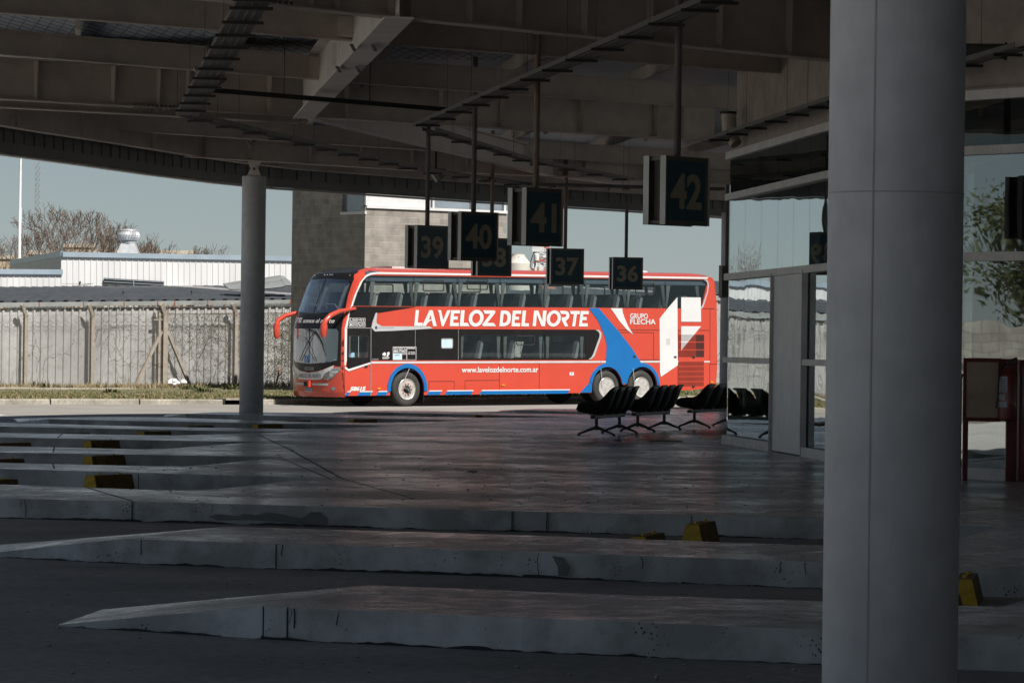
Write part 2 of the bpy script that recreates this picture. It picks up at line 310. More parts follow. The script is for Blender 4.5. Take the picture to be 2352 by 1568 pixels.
def thing(name,label,cat,loc=(0,0,0),rot=(0,0,0),group=None):
    o=bpy.data.objects.new(name,None); COL.objects.link(o); o.location=loc; o.rotation_euler=rot; o.empty_display_size=.2
    o.matrix_basis=Matrix.Translation(loc)@Euler(rot).to_matrix().to_4x4()
    return tag(o,label,cat,group)
def copy_tree(o,parent=None):
    c=o.copy(); COL.objects.link(c)
    if parent: c.parent=parent
    for ch in list(o.children): copy_tree(ch,c)
    return c
def fill2d(loops,thick=.004):
    """even-odd filled 2D outlines -> (verts3 (x,y,z up=thickness), faces)"""
    cu=bpy.data.curves.new('tmp','CURVE'); cu.dimensions='2D'; cu.fill_mode='BOTH'; cu.extrude=thick/2
    for lp in loops:
        sp=cu.splines.new('POLY'); sp.points.add(len(lp)-1)
        for i,(x,y) in enumerate(lp): sp.points[i].co=(x,y,0,1)
        sp.use_cyclic_u=True
    o=bpy.data.objects.new('tmp',cu); me=bpy.data.meshes.new_from_object(o)
    vs=[tuple(v.co) for v in me.vertices]; fs=[tuple(p.vertices) for p in me.polygons]
    bpy.data.objects.remove(o); bpy.data.curves.remove(cu); bpy.data.meshes.remove(me)
    return vs,fs
def text2d(body,w,h,bold=.0,shear=0,thick=.004,spacing=1.):
    cu=bpy.data.curves.new('tmp','FONT'); cu.body=body; cu.size=1; cu.offset=bold; cu.shear=shear; cu.extrude=thick/2; cu.resolution_u=3; cu.space_character=spacing
    o=bpy.data.objects.new('tmp',cu); me=bpy.data.meshes.new_from_object(o)
    vs=[tuple(v.co) for v in me.vertices]; fs=[tuple(p.vertices) for p in me.polygons]
    bpy.data.objects.remove(o); bpy.data.curves.remove(cu); bpy.data.meshes.remove(me)
    x0=min(v[0] for v in vs);x1=max(v[0] for v in vs);y0=min(v[1] for v in vs);y1=max(v[1] for v in vs)
    return [((x-x0)/(x1-x0)*w,(y-y0)/(y1-y0)*h,z) for x,y,z in vs],fs
def arc(cx,cy,r,a0,a1,n=16,ry=None): return [(cx+r*math.cos(R(a0+(a1-a0)*i/n)),cy+(ry or r)*math.sin(R(a0+(a1-a0)*i/n))) for i in range(n+1)]
def rrect(x0,x1,y0,y1,r,n=4):
    return arc(x1-r,y1-r,r,0,90,n)+arc(x0+r,y1-r,r,90,180,n)+arc(x0+r,y0+r,r,180,270,n)+arc(x1-r,y0+r,r,270,360,n)
rnd=random.Random(7)
# ================================================================ SETTING: ground, platform, road
gx=[-900,-300,-120,-60,-40,-30,-24,-18,-12,-8,-4,0,4,8,12,18,24,30,40,60,120,300,900]; gy=[-60,0,20,40,60,80,86,88,90,92,94,96,98,100,102,104,106,108,110,114,118,124,130,136,144,160,200,300,600,1500,3000]
def road_z(x,y): return gz(x,y)
mb=MB(); vs=[(x,y,gz(x,y)) for y in gy for x in gx]; nx=len(gx)
mb.add(vs,[(j*nx+i,j*nx+i+1,(j+1)*nx+i+1,(j+1)*nx+i) for j in range(len(gy)-1) for i in range(nx-1)],0)
for i,f in enumerate(mb.f):
    j=i//(nx-1)
    if gy[j]>=88: mb.m[i]=1
    elif gx[i%(nx-1)+1]<=-12 or gy[j]<0: mb.m[i]=2
g=obj('ground',mb,['bay_pavement','road_surface','bounce_apron']); struct(g)
# verge: raised soil bed behind the far kerb, road frame y from 3.15 on
KY=2.95
def zt(t): return gz(*B(t,3)[:2])
ts=[-70,-50,-35,-25,-18,-12,-8,-4,0,4,8,12,18,25,35,50,80,140]
mb=MB(); ys=[KY+.16,5,8,12,16,20,24,30,40,400]
for a in range(len(ts)):
    for b_ in ys:
        p=B(ts[a],b_); mb.v.append((p.x,p.y,zt(ts[a])+.15+(.02 if b_>4 else 0)+.05*min(1,max(0,(b_-4)/12))))
nb=len(ys)
for a in range(len(ts)-1):
    for b_ in range(nb-1): mb.f.append((a*nb+b_,(a+1)*nb+b_,(a+1)*nb+b_+1,a*nb+b_+1)); mb.m.append(0)
struct(obj('verge',mb,'verge_soil'))
# kerb stones
tg=Bt(523,KY); mb=MB(); t=tg-.02-3.0*22
while t<120:
    L_=2.95; g0=1.0 if tg-.6<t<tg+2.0 else 0
    if L_:
        a=B(t+g0,KY);b_=B(t+L_,KY);d=Vector((-s_,c_,0))*.17
        z0=zt(t)-.1;z1=zt(t)+.155+rnd.uniform(-.004,.004)
        v=[(a.x,a.y,z0),(b_.x,b_.y,z0),(b_.x+d.x,b_.y+d.y,z0),(a.x+d.x,a.y+d.y,z0)]; ch=Vector((-s_,c_,0))*.03
        w=[(a.x,a.y,z1-.03),(b_.x,b_.y,z1-.03),(b_.x+d.x,b_.y+d.y,z1-.03),(a.x+d.x,a.y+d.y,z1-.03)]
        tp=[(a.x+ch.x,a.y+ch.y,z1),(b_.x+ch.x,b_.y+ch.y,z1),(b_.x+d.x,b_.y+d.y,z1),(a.x+d.x,a.y+d.y,z1)]
        mb.add(v+w+tp,[(0,1,5,4),(4,5,9,8),(8,9,10,11),(1,2,6,5),(5,6,10,9),(0,4,7,3),(4,8,11,7),(2,3,7,6),(6,7,11,10)])
    t+=3.0
struct(obj('kerb',mb,'kerb_stone'))
mb=MB()   # drain slab over the gap in the kerb
a=B(tg-.15,KY+.2);b_=B(tg+1.15,KY+.2); mb.bar((a.x,a.y,zt(-6)+.16),(b_.x,b_.y,zt(-6)+.16),.75,.05)
tag(obj('drain_cover',mb,'kerb_stone'),'flat concrete slab bridging the dark drain gap in the far kerb','drain cover')
mb=MB()   # narrow footpath strips in the grass
for (t0,t1,y0,y1) in ((-60,1.2,16.9,17.9),(4.2,5.1,7.5,9.3)):
    a=t0
    while a<t1:
        e=min(a+2.4,t1); q=[B(a,y0),B(e-.03,y0),B(e-.03,y1),B(a,y1)]
        mb.prism([(p.x,p.y) for p in q],zt(a)+.1,zt(a)+.255+rnd.uniform(-.01,.01)); a=e
struct(obj('footpath',mb,'footpath_concrete'))

# platform with its saw-tooth bays
def ext(p,q,xt):
    """extend the line q->p out to x = xt"""
    k=(xt-q[0])/(p[0]-q[0]); return (q[0]+k*(p[0]-q[0]),q[1]+k*(p[1]-q[1]))
isl=[] # (near edge from right to tip, far edge from tip to right/apex), tip points
I=[]
I.append(dict(near=[G(1885,1445),G(1200,1418),G(600,1391)],far=[G(850,1343),G(1300,1361),G(1885,1380),G(2300,1393),G(2440,1352),G(2560,1318)],tip=[G(135,1437,-.2),G(235,1402,-.2)]))
I.append(dict(near=[G(2352,1310),G(2201,1305),G(1885,1290),G(1200,1266),G(630,1248),G(285,1236.5)],far=[G(520,1209),G(1100,1225),G(1885,1252),G(2180,1247),G(2225,1231),G(2293,1208)],tip=[G(-60,1276,-.2),G(-40,1256,-.2)]))
def out(near2,far,xt,tx=1.6):
    """island whose tip is left of the picture"""
    n=near2+[ext(near2[-1],near2[-2],xt)]; f=[ext(far[0],far[1],xt+.5)]+far
    m=((n[-1][0]+f[0][0])/2-tx,(n[-1][1]+f[0][1])/2)
    return dict(near=n,far=f,tip=[(m[0],m[1]-.35),(m[0],m[1]+.35)])
I.append(out([G(2203,1204),G(1890,1190),G(976,1168),G(0,1143.5)],[G(0,1112),G(199,1119),G(360,1125),G(440,1125.7),G(500,1122.5),G(739,1096.6)],-7.0))
I.append(out([G(500,1090.5),G(0,1076)],[G(0,1062),G(353,1070),G(420,1070.5),G(480,1066.4),G(656,1049)],-8.6))
I.append(out([G(400,1045),G(0,1038.5)],[G(0,1024),G(332,1031.5),G(395,1029.5),G(456,1024),G(598,1014.5)],-9.4))
I.append(out([G(300,1009.6),G(0,1003.6)],[G(0,993),G(350,999.3),G(415,999.5),G(498,997),G(664,991.6)],-10.0))
I.append(out([G(300,985),G(0,979)],[G(0,970),G(353,979.6),G(600,983.8),G(705,985),G(800,982),G(913,976.7)],-10.3))
I.append(dict(near=[G(600,971.3),G(300,966.0),G(112,962)],far=[G(230,956.8),G(380,958),G(705,968.5),G(861,970.8),G(976,968.5),G(1079,965)],tip=[G(41,969.5,-.2),G(30,962,-.2)]))
I.append(dict(near=[G(861,960.3),G(600,953.6),G(427,949.7)],far=[G(500,946.2),G(700,947.6),G(780,951),G(861,954),G(1110,958.8),G(1190,959),G(1323,957)],tip=[G(375,957.5,-.2),G(380,953,-.2)]))
I.append(dict(near=[G(1147,952.8),G(900,946.9),G(800,945.2)],far=[G(880,942.5),G(1000,943.8),G(1145,947.3),G(1334,951.2),G(1450,953),G(1560,951.2)],tip=[G(752,951.4,-.2),G(765,947.5,-.2)]))
I.append(dict(near=[G(1334,945),G(1250,943),G(1185,941.6)],far=[G(1230,938.6),G(1450,939.2),G(1700,939.5)],tip=[G(1140,947.3,-.21),G(1150,943.5,-.21)]))
poly=[(14,12.2),(-.6,13.3),(-.6,15.9),(6,17.2),(8.2,18.9),(6.4,19.9)]
for d in I: poly+=d['near']+d['far']
poly+=[(34,108),(34,12)]
rj=random.Random(5); pj=[]
for i,(x,y) in enumerate(poly):
    x2,y2=poly[(i+1)%len(poly)]; L_=math.hypot(x2-x,y2-y); n=max(1,int(L_/(.16 if y<48 else .5))) if y<90 and x<12 else 1
    for k in range(n):
        q=k/n; j=(.007 if y<48 else .012)*(rj.random()**2 if rj.random()<.75 else 2.2*rj.random()) if k else 0
        pj.append((x+(x2-x)*q,y+(y2-y)*q+j*(1 if y2<y or True else -1)))
pf=MB().prism(pj,-.45,0,0,1)
for d in I:   # sloping tips, each a small wedge butted against the flat end
    a,b_=d['near'][-1],d['far'][0]; p,q=d['tip']
    zb=-.33
    v=[(a[0],a[1],0),(b_[0],b_[1],0),(p[0],p[1],-.19),(q[0],q[1],-.19),(a[0],a[1],zb),(b_[0],b_[1],zb),(p[0],p[1],zb),(q[0],q[1],zb)]
    pf.add(v,[(0,1,3,2)],0); pf.add(v,[(0,2,6,4),(1,5,7,3),(2,3,7,6)],1)
plat=obj('platform',pf,['platform_concrete','kerb_concrete']); struct(plat)
# expansion joints and kerb joints
mb=MB()
def joint(pts,w=.018):
    for (a,b_) in zip(pts,pts[1:]): mb.bar((a[0],a[1],.0),(b_[0],b_[1],.0),w,.006)
joint([G(593,998),G(660,1029),G(784,1098)],.03); joint([G(784,1098),G(950,1145)],.02); joint([G(600,993.5),G(861,980.5),G(1100,968.5)],.02)
for pts in ([G(144,995.5),G(132,1005)],[G(125,1026),G(122,1038)],[G(120,1063),G(125,1076)],[G(200,1119.5),G(303,1150)],[G(640,1049),G(760,1100)]): joint(pts,.02)
def kj(u,v,h=.2):
    p=G(u,v); mb.box(p[0]-.004,p[0]+.004,p[1]-.003,p[1]+.02,-h,-.002)
for u,v in ((303,1151.3),(1256,1175),(1176,1173),(634,1248.2),(1758,1285.4),(660,1393.5),(605,1391.2),(810,1400),(318,1086),(125,1078.6)): kj(u,v)
struct(obj('expansion_joint',mb,'tray_dark'))
def facepoly(A,Bq,pts,dy=-.012):
    '''outline on the upright kerb face between plan points A and B, given as (sight u, height)'''
    o=[]
    for u,z in pts:
        w,_=wh(u,1200); k=w/F; s=(k*A[1]-A[0])/((Bq[0]-A[0])-k*(Bq[1]-A[1])); o.append((A[0]+(Bq[0]-A[0])*s,A[1]+(Bq[1]-A[1])*s+dy,z))
    return o
mb=MB(); A,Bq=I[2]['near'][2],G(0,1143.5)
q=facepoly(A,Bq,[(478,-.13),(500,-.10),(545,-.115),(560,-.09),(590,-.10),(610,-.075),(640,-.08),(660,-.10),(690,-.12),(702,-.10),(712,-.06),(735,-.055),(748,-.10),(752,-.15),(745,-.19),(700,-.185),(640,-.155),(560,-.15),(500,-.16)])
mb.add(q,[tuple(range(len(q)))])
A,Bq=I[1]['near'][2],I[1]['near'][4]
q=facepoly(A,Bq,[(1268,-.02),(1296,-.03),(1310,-.10),(1306,-.17),(1284,-.175),(1282,-.10)]); mb.add(q,[tuple(range(len(q)))])
struct(obj('concrete_patch',mb,'patch_grey'))
# dirt line along the foot of the near kerbs, and fine cracks
mb=MB(); rd=random.Random(9)
for d,i0,i1 in ((I[0],0,2),(I[1],2,5),(I[2],1,3)):
    pts=d['near'][i0:i1+1]+([d['tip'][0]] if d is not I[2] else [])
    for A,Bq in zip(pts,pts[1:]):
        L_=math.hypot(Bq[0]-A[0],Bq[1]-A[1]); n=int(L_/.045); h0=.008
        for k in range(n):
            h1=max(.002,h0+rd.uniform(-.007,.007)); h1=min(h1,.026)
            if rd.random()<.03: h1=.02
            a=(A[0]+(Bq[0]-A[0])*k/n,A[1]+(Bq[1]-A[1])*k/n-.015); c=(A[0]+(Bq[0]-A[0])*(k+1)/n,A[1]+(Bq[1]-A[1])*(k+1)/n-.015)
            mb.add([(a[0],a[1],-.2),(c[0],c[1],-.2),(c[0],c[1],-.2+h1),(a[0],a[1],-.2+h0)],[(0,1,2,3)]); h0=h1
    for c_k in range(6):
        A,Bq=d['near'][i0],d['near'][i1]; q=rd.random(); x=A[0]+(Bq[0]-A[0])*q; y=A[1]+(Bq[1]-A[1])*q-.016; z=-.005; w=rd.uniform(.002,.005)
        zz=-rd.uniform(.06,.19)
        while z>zz:
            x2=x+rd.uniform(-.012,.012); z2=z-.03; mb.add([(x-w,y,z),(x+w,y,z),(x2+w*.8,y,z2),(x2-w*.8,y,z2)],[(3,2,1,0)]); x,z=x2,z2
struct(obj('kerb_dirt',mb,'tray_dark'))
mb=MB()
for k in range(110):
    v=rd.uniform(1185,1570)**1.0; u=rd.uniform(0,1880); x,y=G(u,v,-.2)
    s=rd.uniform(.006,.018); 
    mb.lathe([(s*.6,0),(s,s*.5),(s*.5,s*.9)],5,c=(x,y,-.2))
for k in range(240):
    u=rd.uniform(300,1880); x,y=G(u,rd.uniform(985,1165),0); s=rd.uniform(.006,.02); mb.lathe([(s*.8,0),(s,s*.25),(s*.5,s*.5)],5,c=(x,y,0.0))
tag(obj('grit',mb,'seam_grey'),'small stones and crumbs of grit scattered on the paving','grit',kind='stuff')
mb=MB(); 
for (u,v,l,a) in ((1530,1013,.55,.1),(1085,1083,.12,.3),(1420,1012,.12,2)):
    x,y=G(u,v,0 if v<1200 else -.2); z=0 if v<1200 else -.2; mb.box(x-l/2,x+l/2,y-.03,y+.03,z,z+.012)
tag(obj('floor_strip',mb,'tray_dark'),'dark metal strip lying on the floor in front of the benches','floor strip')
# grass
def grass(name,area,n,mat,hmin,hmax,lab):
    mb=MB()
    for i in range(n):
        t=rnd.uniform(*area[:2]); y=area[2]+(area[3]-area[2])*rnd.random()
        if 16.8<y<18.0 and t<1.3: continue
        if 5.1<t<11.1 and 9.4<y<13.8: continue
        p=B(t,y); z=zt(t)+.17; h=rnd.uniform(hmin,hmax)*(1.6 if rnd.random()<.1 else 1)
        a=rnd.uniform(0,PI); w=rnd.uniform(.015,.04); dx,dy=math.cos(a)*w,math.sin(a)*w; lx,ly=rnd.uniform(-.6,.6)*h,rnd.uniform(-.6,.6)*h
        mb.add([(p.x-dx,p.y-dy,z),(p.x+dx,p.y+dy,z),(p.x+lx,p.y+ly,z+h)],[(0,1,2)])
    o=obj(name,mb,mat); tag(o,lab,'grass',kind='stuff'); return o
grass('grass',(-24,10,3.15,16.8),26000,'grass_green',.02,.075,'short green grass covering the verge behind the kerb')
grass('dry_grass',(-24,10,3.15,16.8),34000,'grass_dry',.02,.075,'dry straw coloured grass mixed through the verge')
grass('dry_weeds',(-24,12,18.0,19.9),9000,'grass_dry',.07,.26,'tall dry weeds along the foot of the chain link fence')
grass('roadside_grass',(10,40,3.15,10),8000,'grass_green',.03,.09,'green grass strip seen beneath and beyond the bus')

# ================================================================ CANOPY
CZ=5.6
def Z3(u,v,z): x,y=G(u,v,z) if z<EYE else (0,0); return Vector((x,y,z))
def atz(u,v,z):
    w,h=wh(u,v); Y=F*(z-EYE)/h; return Vector((w*Y/F,Y,z))
can=thing('canopy_roof','long dark steel canopy roof over the bus bays, its curved edge against the sky','canopy roof',(0,70,0))
FZ=5.23
fas=[(30,-60),(8,-55),(4.5,-20),(1.4,8),(-1.5,20),(-4.5,30),(-7.2,40),(-9.3,50),(-11.2,59),(-11.7,66)]+[tuple(atz(u,v,FZ)[:2]) for u,v in ((0,352),(160,373),(328,397),(485,417),(615,430),(850,446),(1100,463),(1400,481),(1680,500),(1760,505))]  # unseen points shaped for the light: rear added as blocker, left edge drawn in
fas+= [(13,113),(30,120)]
deck=[(x,y) for x,y in fas]+[(45,120),(45,-60)]
obj('roof_deck',MB().prism(deck,6.72,6.8),'roof_deck_metal',can,True)
# fascia: ribbed band plus smooth lip, following the edge
def offs(pts,d):
    o=[]
    for i,p in enumerate(pts):
        a=Vector(pts[max(i-1,0)]);b_=Vector(pts[min(i+1,len(pts)-1)]);t=(b_-a).normalized(); n=Vector((t.y,-t.x)); o.append((p[0]+n.x*d,p[1]+n.y*d))
    return o
inn=offs(fas,.12); mb=MB(); lip=MB()
for i in range(len(fas)-1):
    a,b_=Vector((*fas[i],0)),Vector((*fas[i+1],0)); c,d=Vector((*inn[i],0)),Vector((*inn[i+1],0))
    mb.add([(a.x,a.y,FZ+.02),(b_.x,b_.y,FZ+.02),(b_.x,b_.y,6.72),(a.x,a.y,6.72),(c.x,c.y,FZ+.02),(d.x,d.y,FZ+.02),(d.x,d.y,6.72),(c.x,c.y,6.72)],[(0,3,2,1),(4,5,6,7),(0,1,5,4)])
    # horizontal returns and vertical ribs on the inside
    L_=(d-c).length; n=max(1,int(L_/.5)); nn=(c-a).normalized()
    if i>3:
        for k in range(n):
            p=c.lerp(d,(k+.5)/n); t=(d-c).normalized()
            mb.bar(p+nn*.060+Vector((0,0,FZ+.20)),p+nn*.060+Vector((0,0,FZ+.50)),.03,.012,up=t)
    e,f=c+nn*.10,d+nn*.10
    g1,g2=c+nn*.055,d+nn*.055; mb.add([(g1.x,g1.y,FZ+.19),(g2.x,g2.y,FZ+.19),(g2.x,g2.y,FZ+.51),(g1.x,g1.y,FZ+.51)],[(0,1,2,3)])
    for z0,z1 in ((FZ-.0,FZ+.20),(FZ+.50,FZ+.56)):
        mb.add([(c.x,c.y,z0),(d.x,d.y,z0),(f.x,f.y,z0),(e.x,e.y,z0),(c.x,c.y,z1),(d.x,d.y,z1),(f.x,f.y,z1),(e.x,e.y,z1)],[(0,1,2,3),(4,7,6,5),(3,2,6,7),(0,3,7,4),(1,5,6,2)])
    lip.add([(a.x,a.y,FZ-.05),(b_.x,b_.y,FZ-.05),(f.x,f.y,FZ-.05),(e.x,e.y,FZ-.05),(a.x,a.y,FZ-.01),(b_.x,b_.y,FZ-.01),(f.x,f.y,FZ-.01),(e.x,e.y,FZ-.01)],[(0,3,2,1),(0,1,5,4),(2,3,7,6),(4,5,6,7)])
obj('fascia',mb,'fascia_metal',can,True); obj('fascia_lip',lip,'fascia_lip',can,True)
ring=offs(fas,.9); mb=MB()
for i in range(4,len(ring)-1):
    a,b_=Vector((*ring[i],0)),Vector((*ring[i+1],0)); mb.bar(a+Vector((0,0,6.1)),b_+Vector((0,0,6.1)),.03,.95); mb.bar(a+Vector((0,0,5.64)),b_+Vector((0,0,5.64)),.22,.03)
    L_=(b_-a).length;n=max(1,int(L_/2.4))
    for k in range(n):
        p=a.lerp(b_,(k+.5)/n);t=(b_-a).normalized();q=Vector((t.y,-t.x,0)); mb.bar(p+q*.06+Vector((0,0,6.1)),p+q*.13+Vector((0,0,6.1)),.02,.92)
obj('edge_girder',mb,'girder_paint',can,True)
def beam(name,pts,hgt,fl,stiff=(),z=None,e0=0,e1=0,mat='girder_paint',bolts=None,sw=.11,both=False):
    """I section through the listed 3D bottom-flange points"""
    pts=[Vector(p) for p in pts]
    if e0: pts[0]=pts[0]+(pts[0]-pts[1]).normalized()*e0
    if e1: pts[-1]=pts[-1]+(pts[-1]-pts[-2]).normalized()*e1
    mb=MB()
    for a,b_ in zip(pts,pts[1:]):
        mb.bar(a+Vector((0,0,.0125)),b_+Vector((0,0,.0125)),fl,.025)
        mb.bar(a+Vector((0,0,.025+hgt/2)),b_+Vector((0,0,.025+hgt/2)),.014,hgt)
        mb.bar(a+Vector((0,0,hgt+.0375)),b_+Vector((0,0,hgt+.0375)),fl,.025)
        t=(b_-a).normalized(); n=Vector((t.y,-t.x,0))
        if n.y>0: n=-n
        for u in stiff:
            w,_=wh(u,300); k=w/F
            # intersection of the sight plane x=k*y with the beam in plan
            den=(t.x-k*t.y); s=(k*a.y-a.x)/den
            if 0<=s<=(b_-a).length:
                p=a+t*s
                q0=p+n*.012+Vector((0,0,.026)); q1=p+n*fl*.42+Vector((0,0,.026)); q2=p+n*fl*.5+Vector((0,0,hgt+.02)); q3=p+n*.012+Vector((0,0,hgt+.02))
                e=t*.008; v=[q-e for q in (q0,q1,q2,q3)]+[q+e for q in (q0,q1,q2,q3)]
                mb.add(v,[(0,1,2,3),(7,6,5,4),(0,4,5,1),(1,5,6,2),(2,6,7,3),(3,7,4,0)])
    o=obj(name,mb,mat,can,True)
    if bolts:
        for (s0,s1,zz,gap) in bolts:
            m2=MB(); a,b_=pts[0],pts[-1]; t=(b_-a).normalized(); n=Vector((t.y,-t.x,0)); n=-n if n.y>0 else n
            s=s0
            while s<s1:
                p=a+t*s+n*fl*.3+Vector((0,0,zz)); m2.box(p.x-.018,p.x+.018,p.y-.018,p.y+.018,p.z-.02,p.z+.03); s+=gap
            obj('bolt_row',m2,'bolt_steel',o,True)
    return o
A0,A1=atz(632,16,CZ),atz(1723,123,CZ)
gA=beam('girder',[A0,A1],.95,.30,(885-500,560,700,760,885,925,1065,1180,1330,1480,1640,1800),e0=14,e1=6,bolts=[(12.2,14.2,.045,.09)])
C0,C1=atz(0,229,CZ),atz(1640,325,CZ)
gC=beam('girder',[C0,C1],.66,.30,(-60,75,253,357,425,612,790,1006,1147,1330,1500,1560),e0=8,e1=.0,bolts=[(8+2.6,8+3.9,.04,.09),(8+2.6,8+3.9,-.03,.09)])
C20,C21=atz(0,248,5.5),atz(689,284,5.5)
beam('girder',[C20,C21],.7,.24,e0=8)
beam('girder',[atz(463,363,CZ),atz(980,394,CZ),atz(1685,424,CZ)],.56,.26,(467,570,708,825,943,1070,1200,1340,1480,1600),e0=.4,e1=3)
beam('girder',[atz(910,50,5.53),atz(696,273,5.53)],.75,.36,mat='girder_lit_pale',e0=.4,e1=0)
beam('girder',[atz(720,277,CZ),atz(1267,406,CZ),atz(1480,431,CZ)],.55,.22,mat='girder_lit_pale')
ZB=5.9
for pa,pb,h,ea,eb in (((0,31),(800,95),.42,10,.3),((0,75+52),(730,184),.34,10,.3),((891,104),(1723,165),.36,.6,6),((817,192),(1815,262),.37,.6,0),((227,298),(965,345),.34,.3,18),((0,-70),(700,-12),.4,10,0)):
    beam('cross_beam',[atz(*pa,ZB),atz(*pb,ZB)],h,.15,e0=ea,e1=eb)
# bolted end plates where the cross beams meet the paler radial girder
for (u,v,w,h,Yd) in ((658,150,.27,.40,55.6),(735,72,.27,.44,52.6),(770,110,.17,.34,50.5)):
    pass
def endplate(u0,v0,u1,v1,Y,mat='girder_lit_pale'):
    a=P(u0,v1,Y);b_=P(u1,v0,Y); pl_=obj('splice_plate',MB().box(a.x,b_.x,Y-.02,Y,a.z,b_.z),mat,can,True)
    mb=MB()
    for k in range(3):
        z=a.z+(b_.z-a.z)*(.2+.3*k); x=a.x+(b_.x-a.x)*.72; mb.lathe([(.026,-.045),(.026,-.02)],8,c=(x,Y,z),axis='Y')
    obj('bolt_row',mb,'bolt_steel',pl_,True)
yl2=atz(730,184,ZB).y-.12; yl1=atz(800,95,ZB).y-.12
endplate(703,131,751,178,yl2,'girder_paint'); endplate(774,39,831,86,yl1,'girder_paint'); endplate(763,98,790,149,(yl1+yl2)/2-.4)
for uu,vv,yy in ((835,110,atz(835,110,5.53).y),(800,160,atz(800,160,5.53).y)):
    a=atz(uu,vv,5.50); obj('bolt_row',MB().box(a.x-.16,a.x-.12,a.y-.5,a.y+.5,5.49,5.51).box(a.x+.12,a.x+.16,a.y-.5,a.y+.5,5.49,5.51),'bolt_steel',can,True)
# purlins under the deck, with stub posts
pur=[]
for i in range(-4,14):
    x0=-16+i*2.55; a=Vector((x0+1.5,36,6.52)); b_=Vector((x0-5.5,96,6.52))
    def inside(p):
        c=False; n=len(fas)
        q=[(x,y) for x,y in offs(fas,1.1)]+[(45,120),(45,-60)]
        for i2 in range(len(q)):
            (x1,y1),(x2,y2)=q[i2],q[(i2+1)%len(q)]
            if (y1>p.y)!=(y2>p.y) and p.x<(x2-x1)*(p.y-y1)/(y2-y1)+x1: c=not c
        return c
    ks=[k/120 for k in range(121) if inside(a.lerp(b_,k/120))]
    if len(ks)<8: continue
    a,b_=a.lerp(b_,ks[0]),a.lerp(b_,ks[-1])
    mb=MB().bar(a,b_,.08,.24)
    for k in (.22,.42,.62,.8):
        p=a.lerp(b_,k); mb.box(p.x-.05,p.x+.05,p.y-.03,p.y+.03,6.2,6.41)
    o=obj('purlin',mb,'girder_paint',can,True)
mb=MB()
for k in range(95):
    x=-13+k*.22
    mb.tube([(x,50,6.70),(x+3.2,66.5,6.70)],.0045,3,cap=False); mb.tube([(x+3.2,50,6.695),(x,66.5,6.695)],.0045,3,cap=False)
obj('wire_netting',mb,'tray_dark',can,True)
# sagging foil insulation strips below the deck
def foil(u0,u1,v0,Y0,Y1,z,nx_,ny_,amp):
    a=P(u0,v0,Y0);b_=P(u1,v0,Y0); mb=MB()
    for j in range(ny_+1):
        for i in range(nx_+1):
            x=a.x+(b_.x-a.x)*i/nx_; y=Y0+(Y1-Y0)*j/ny_
            zz=z-amp*abs(math.sin(PI*i/nx_*((b_.x-a.x)/1.35)))**.6*(.5+.5*math.sin(PI*j/ny_))
            mb.v.append((x,y,zz))
    for j in range(ny_):
        for i in range(nx_): mb.f.append((j*(nx_+1)+i,(j+1)*(nx_+1)+i,(j+1)*(nx_+1)+i+1,j*(nx_+1)+i+1)); mb.m.append(0)
    obj('insulation_foil',mb,'insulation_foil',can,True,smooth='all')
foil(-40,690,140,62.3,65.6,6.5,60,8,.14); foil(1560,1900,170,60.5,63.5,6.6,40,8,.14)
# hinge brackets on the columns
# ================================================================ COLUMNS
def column(x,y,r,label,seamrot=0,h=5.30,name='concrete_column'):
    t=thing(name,label,'column',(x,y,0),(0,0,0),'round concrete columns holding up the canopy')
    obj('shaft',MB().lathe([(r,-.3),(r,h)],64),'column_concrete',t,smooth=True)
    mb=MB()
    a=R(seamrot); mb.bar((math.cos(a)*r,math.sin(a)*r,0),(math.cos(a)*r,math.sin(a)*r,h-.01),.007,.004,up=(math.cos(a),math.sin(a),0))
    mb.lathe([(r-.01,2.22),(r+.0015,2.22),(r+.0015,2.226),(r-.01,2.226)],64)
    obj('formwork_seam',mb,'seam_grey',t)
    mb=MB()
    for s in (-.07,.07):
        q=[(-.16,0),(.16,0),(.05,.24),(-.05,.24)]; v=[(px,s-.012,h+pz) for px,pz in q]+[(px,s+.012,h+pz) for px,pz in q]
        mb.add(v,[(0,1,2,3),(7,6,5,4),(0,4,5,1),(1,5,6,2),(2,6,7,3),(3,7,4,0)])
    q=[(-.19,.42),(.19,.42),(.06,.12),(-.06,.12)]; v=[(px,-.03,h+pz) for px,pz in q]+[(px,.03,h+pz) for px,pz in q]
    mb.add(v,[(0,1,2,3),(7,6,5,4),(0,4,5,1),(1,5,6,2),(2,6,7,3),(3,7,4,0)])
    hb=obj('hinge_bracket',mb,'girder_lit_pale',t)
    obj('pin',MB().lathe([(.035,-.11),(.035,.11)],12,c=(0,0,h+.16),axis='Y'),'bolt_steel',hb)
    return t
column(1.527,14.8,.27,'massive grey concrete column standing closest, filling the right of the picture',-115)
column(-5.83,83.0,.27,'slim round column at the left, in front of the fence and beside the bus nose',-60)
column(5.98,101.5,.28,'round column behind the bus tail beside the glass wall',-100)
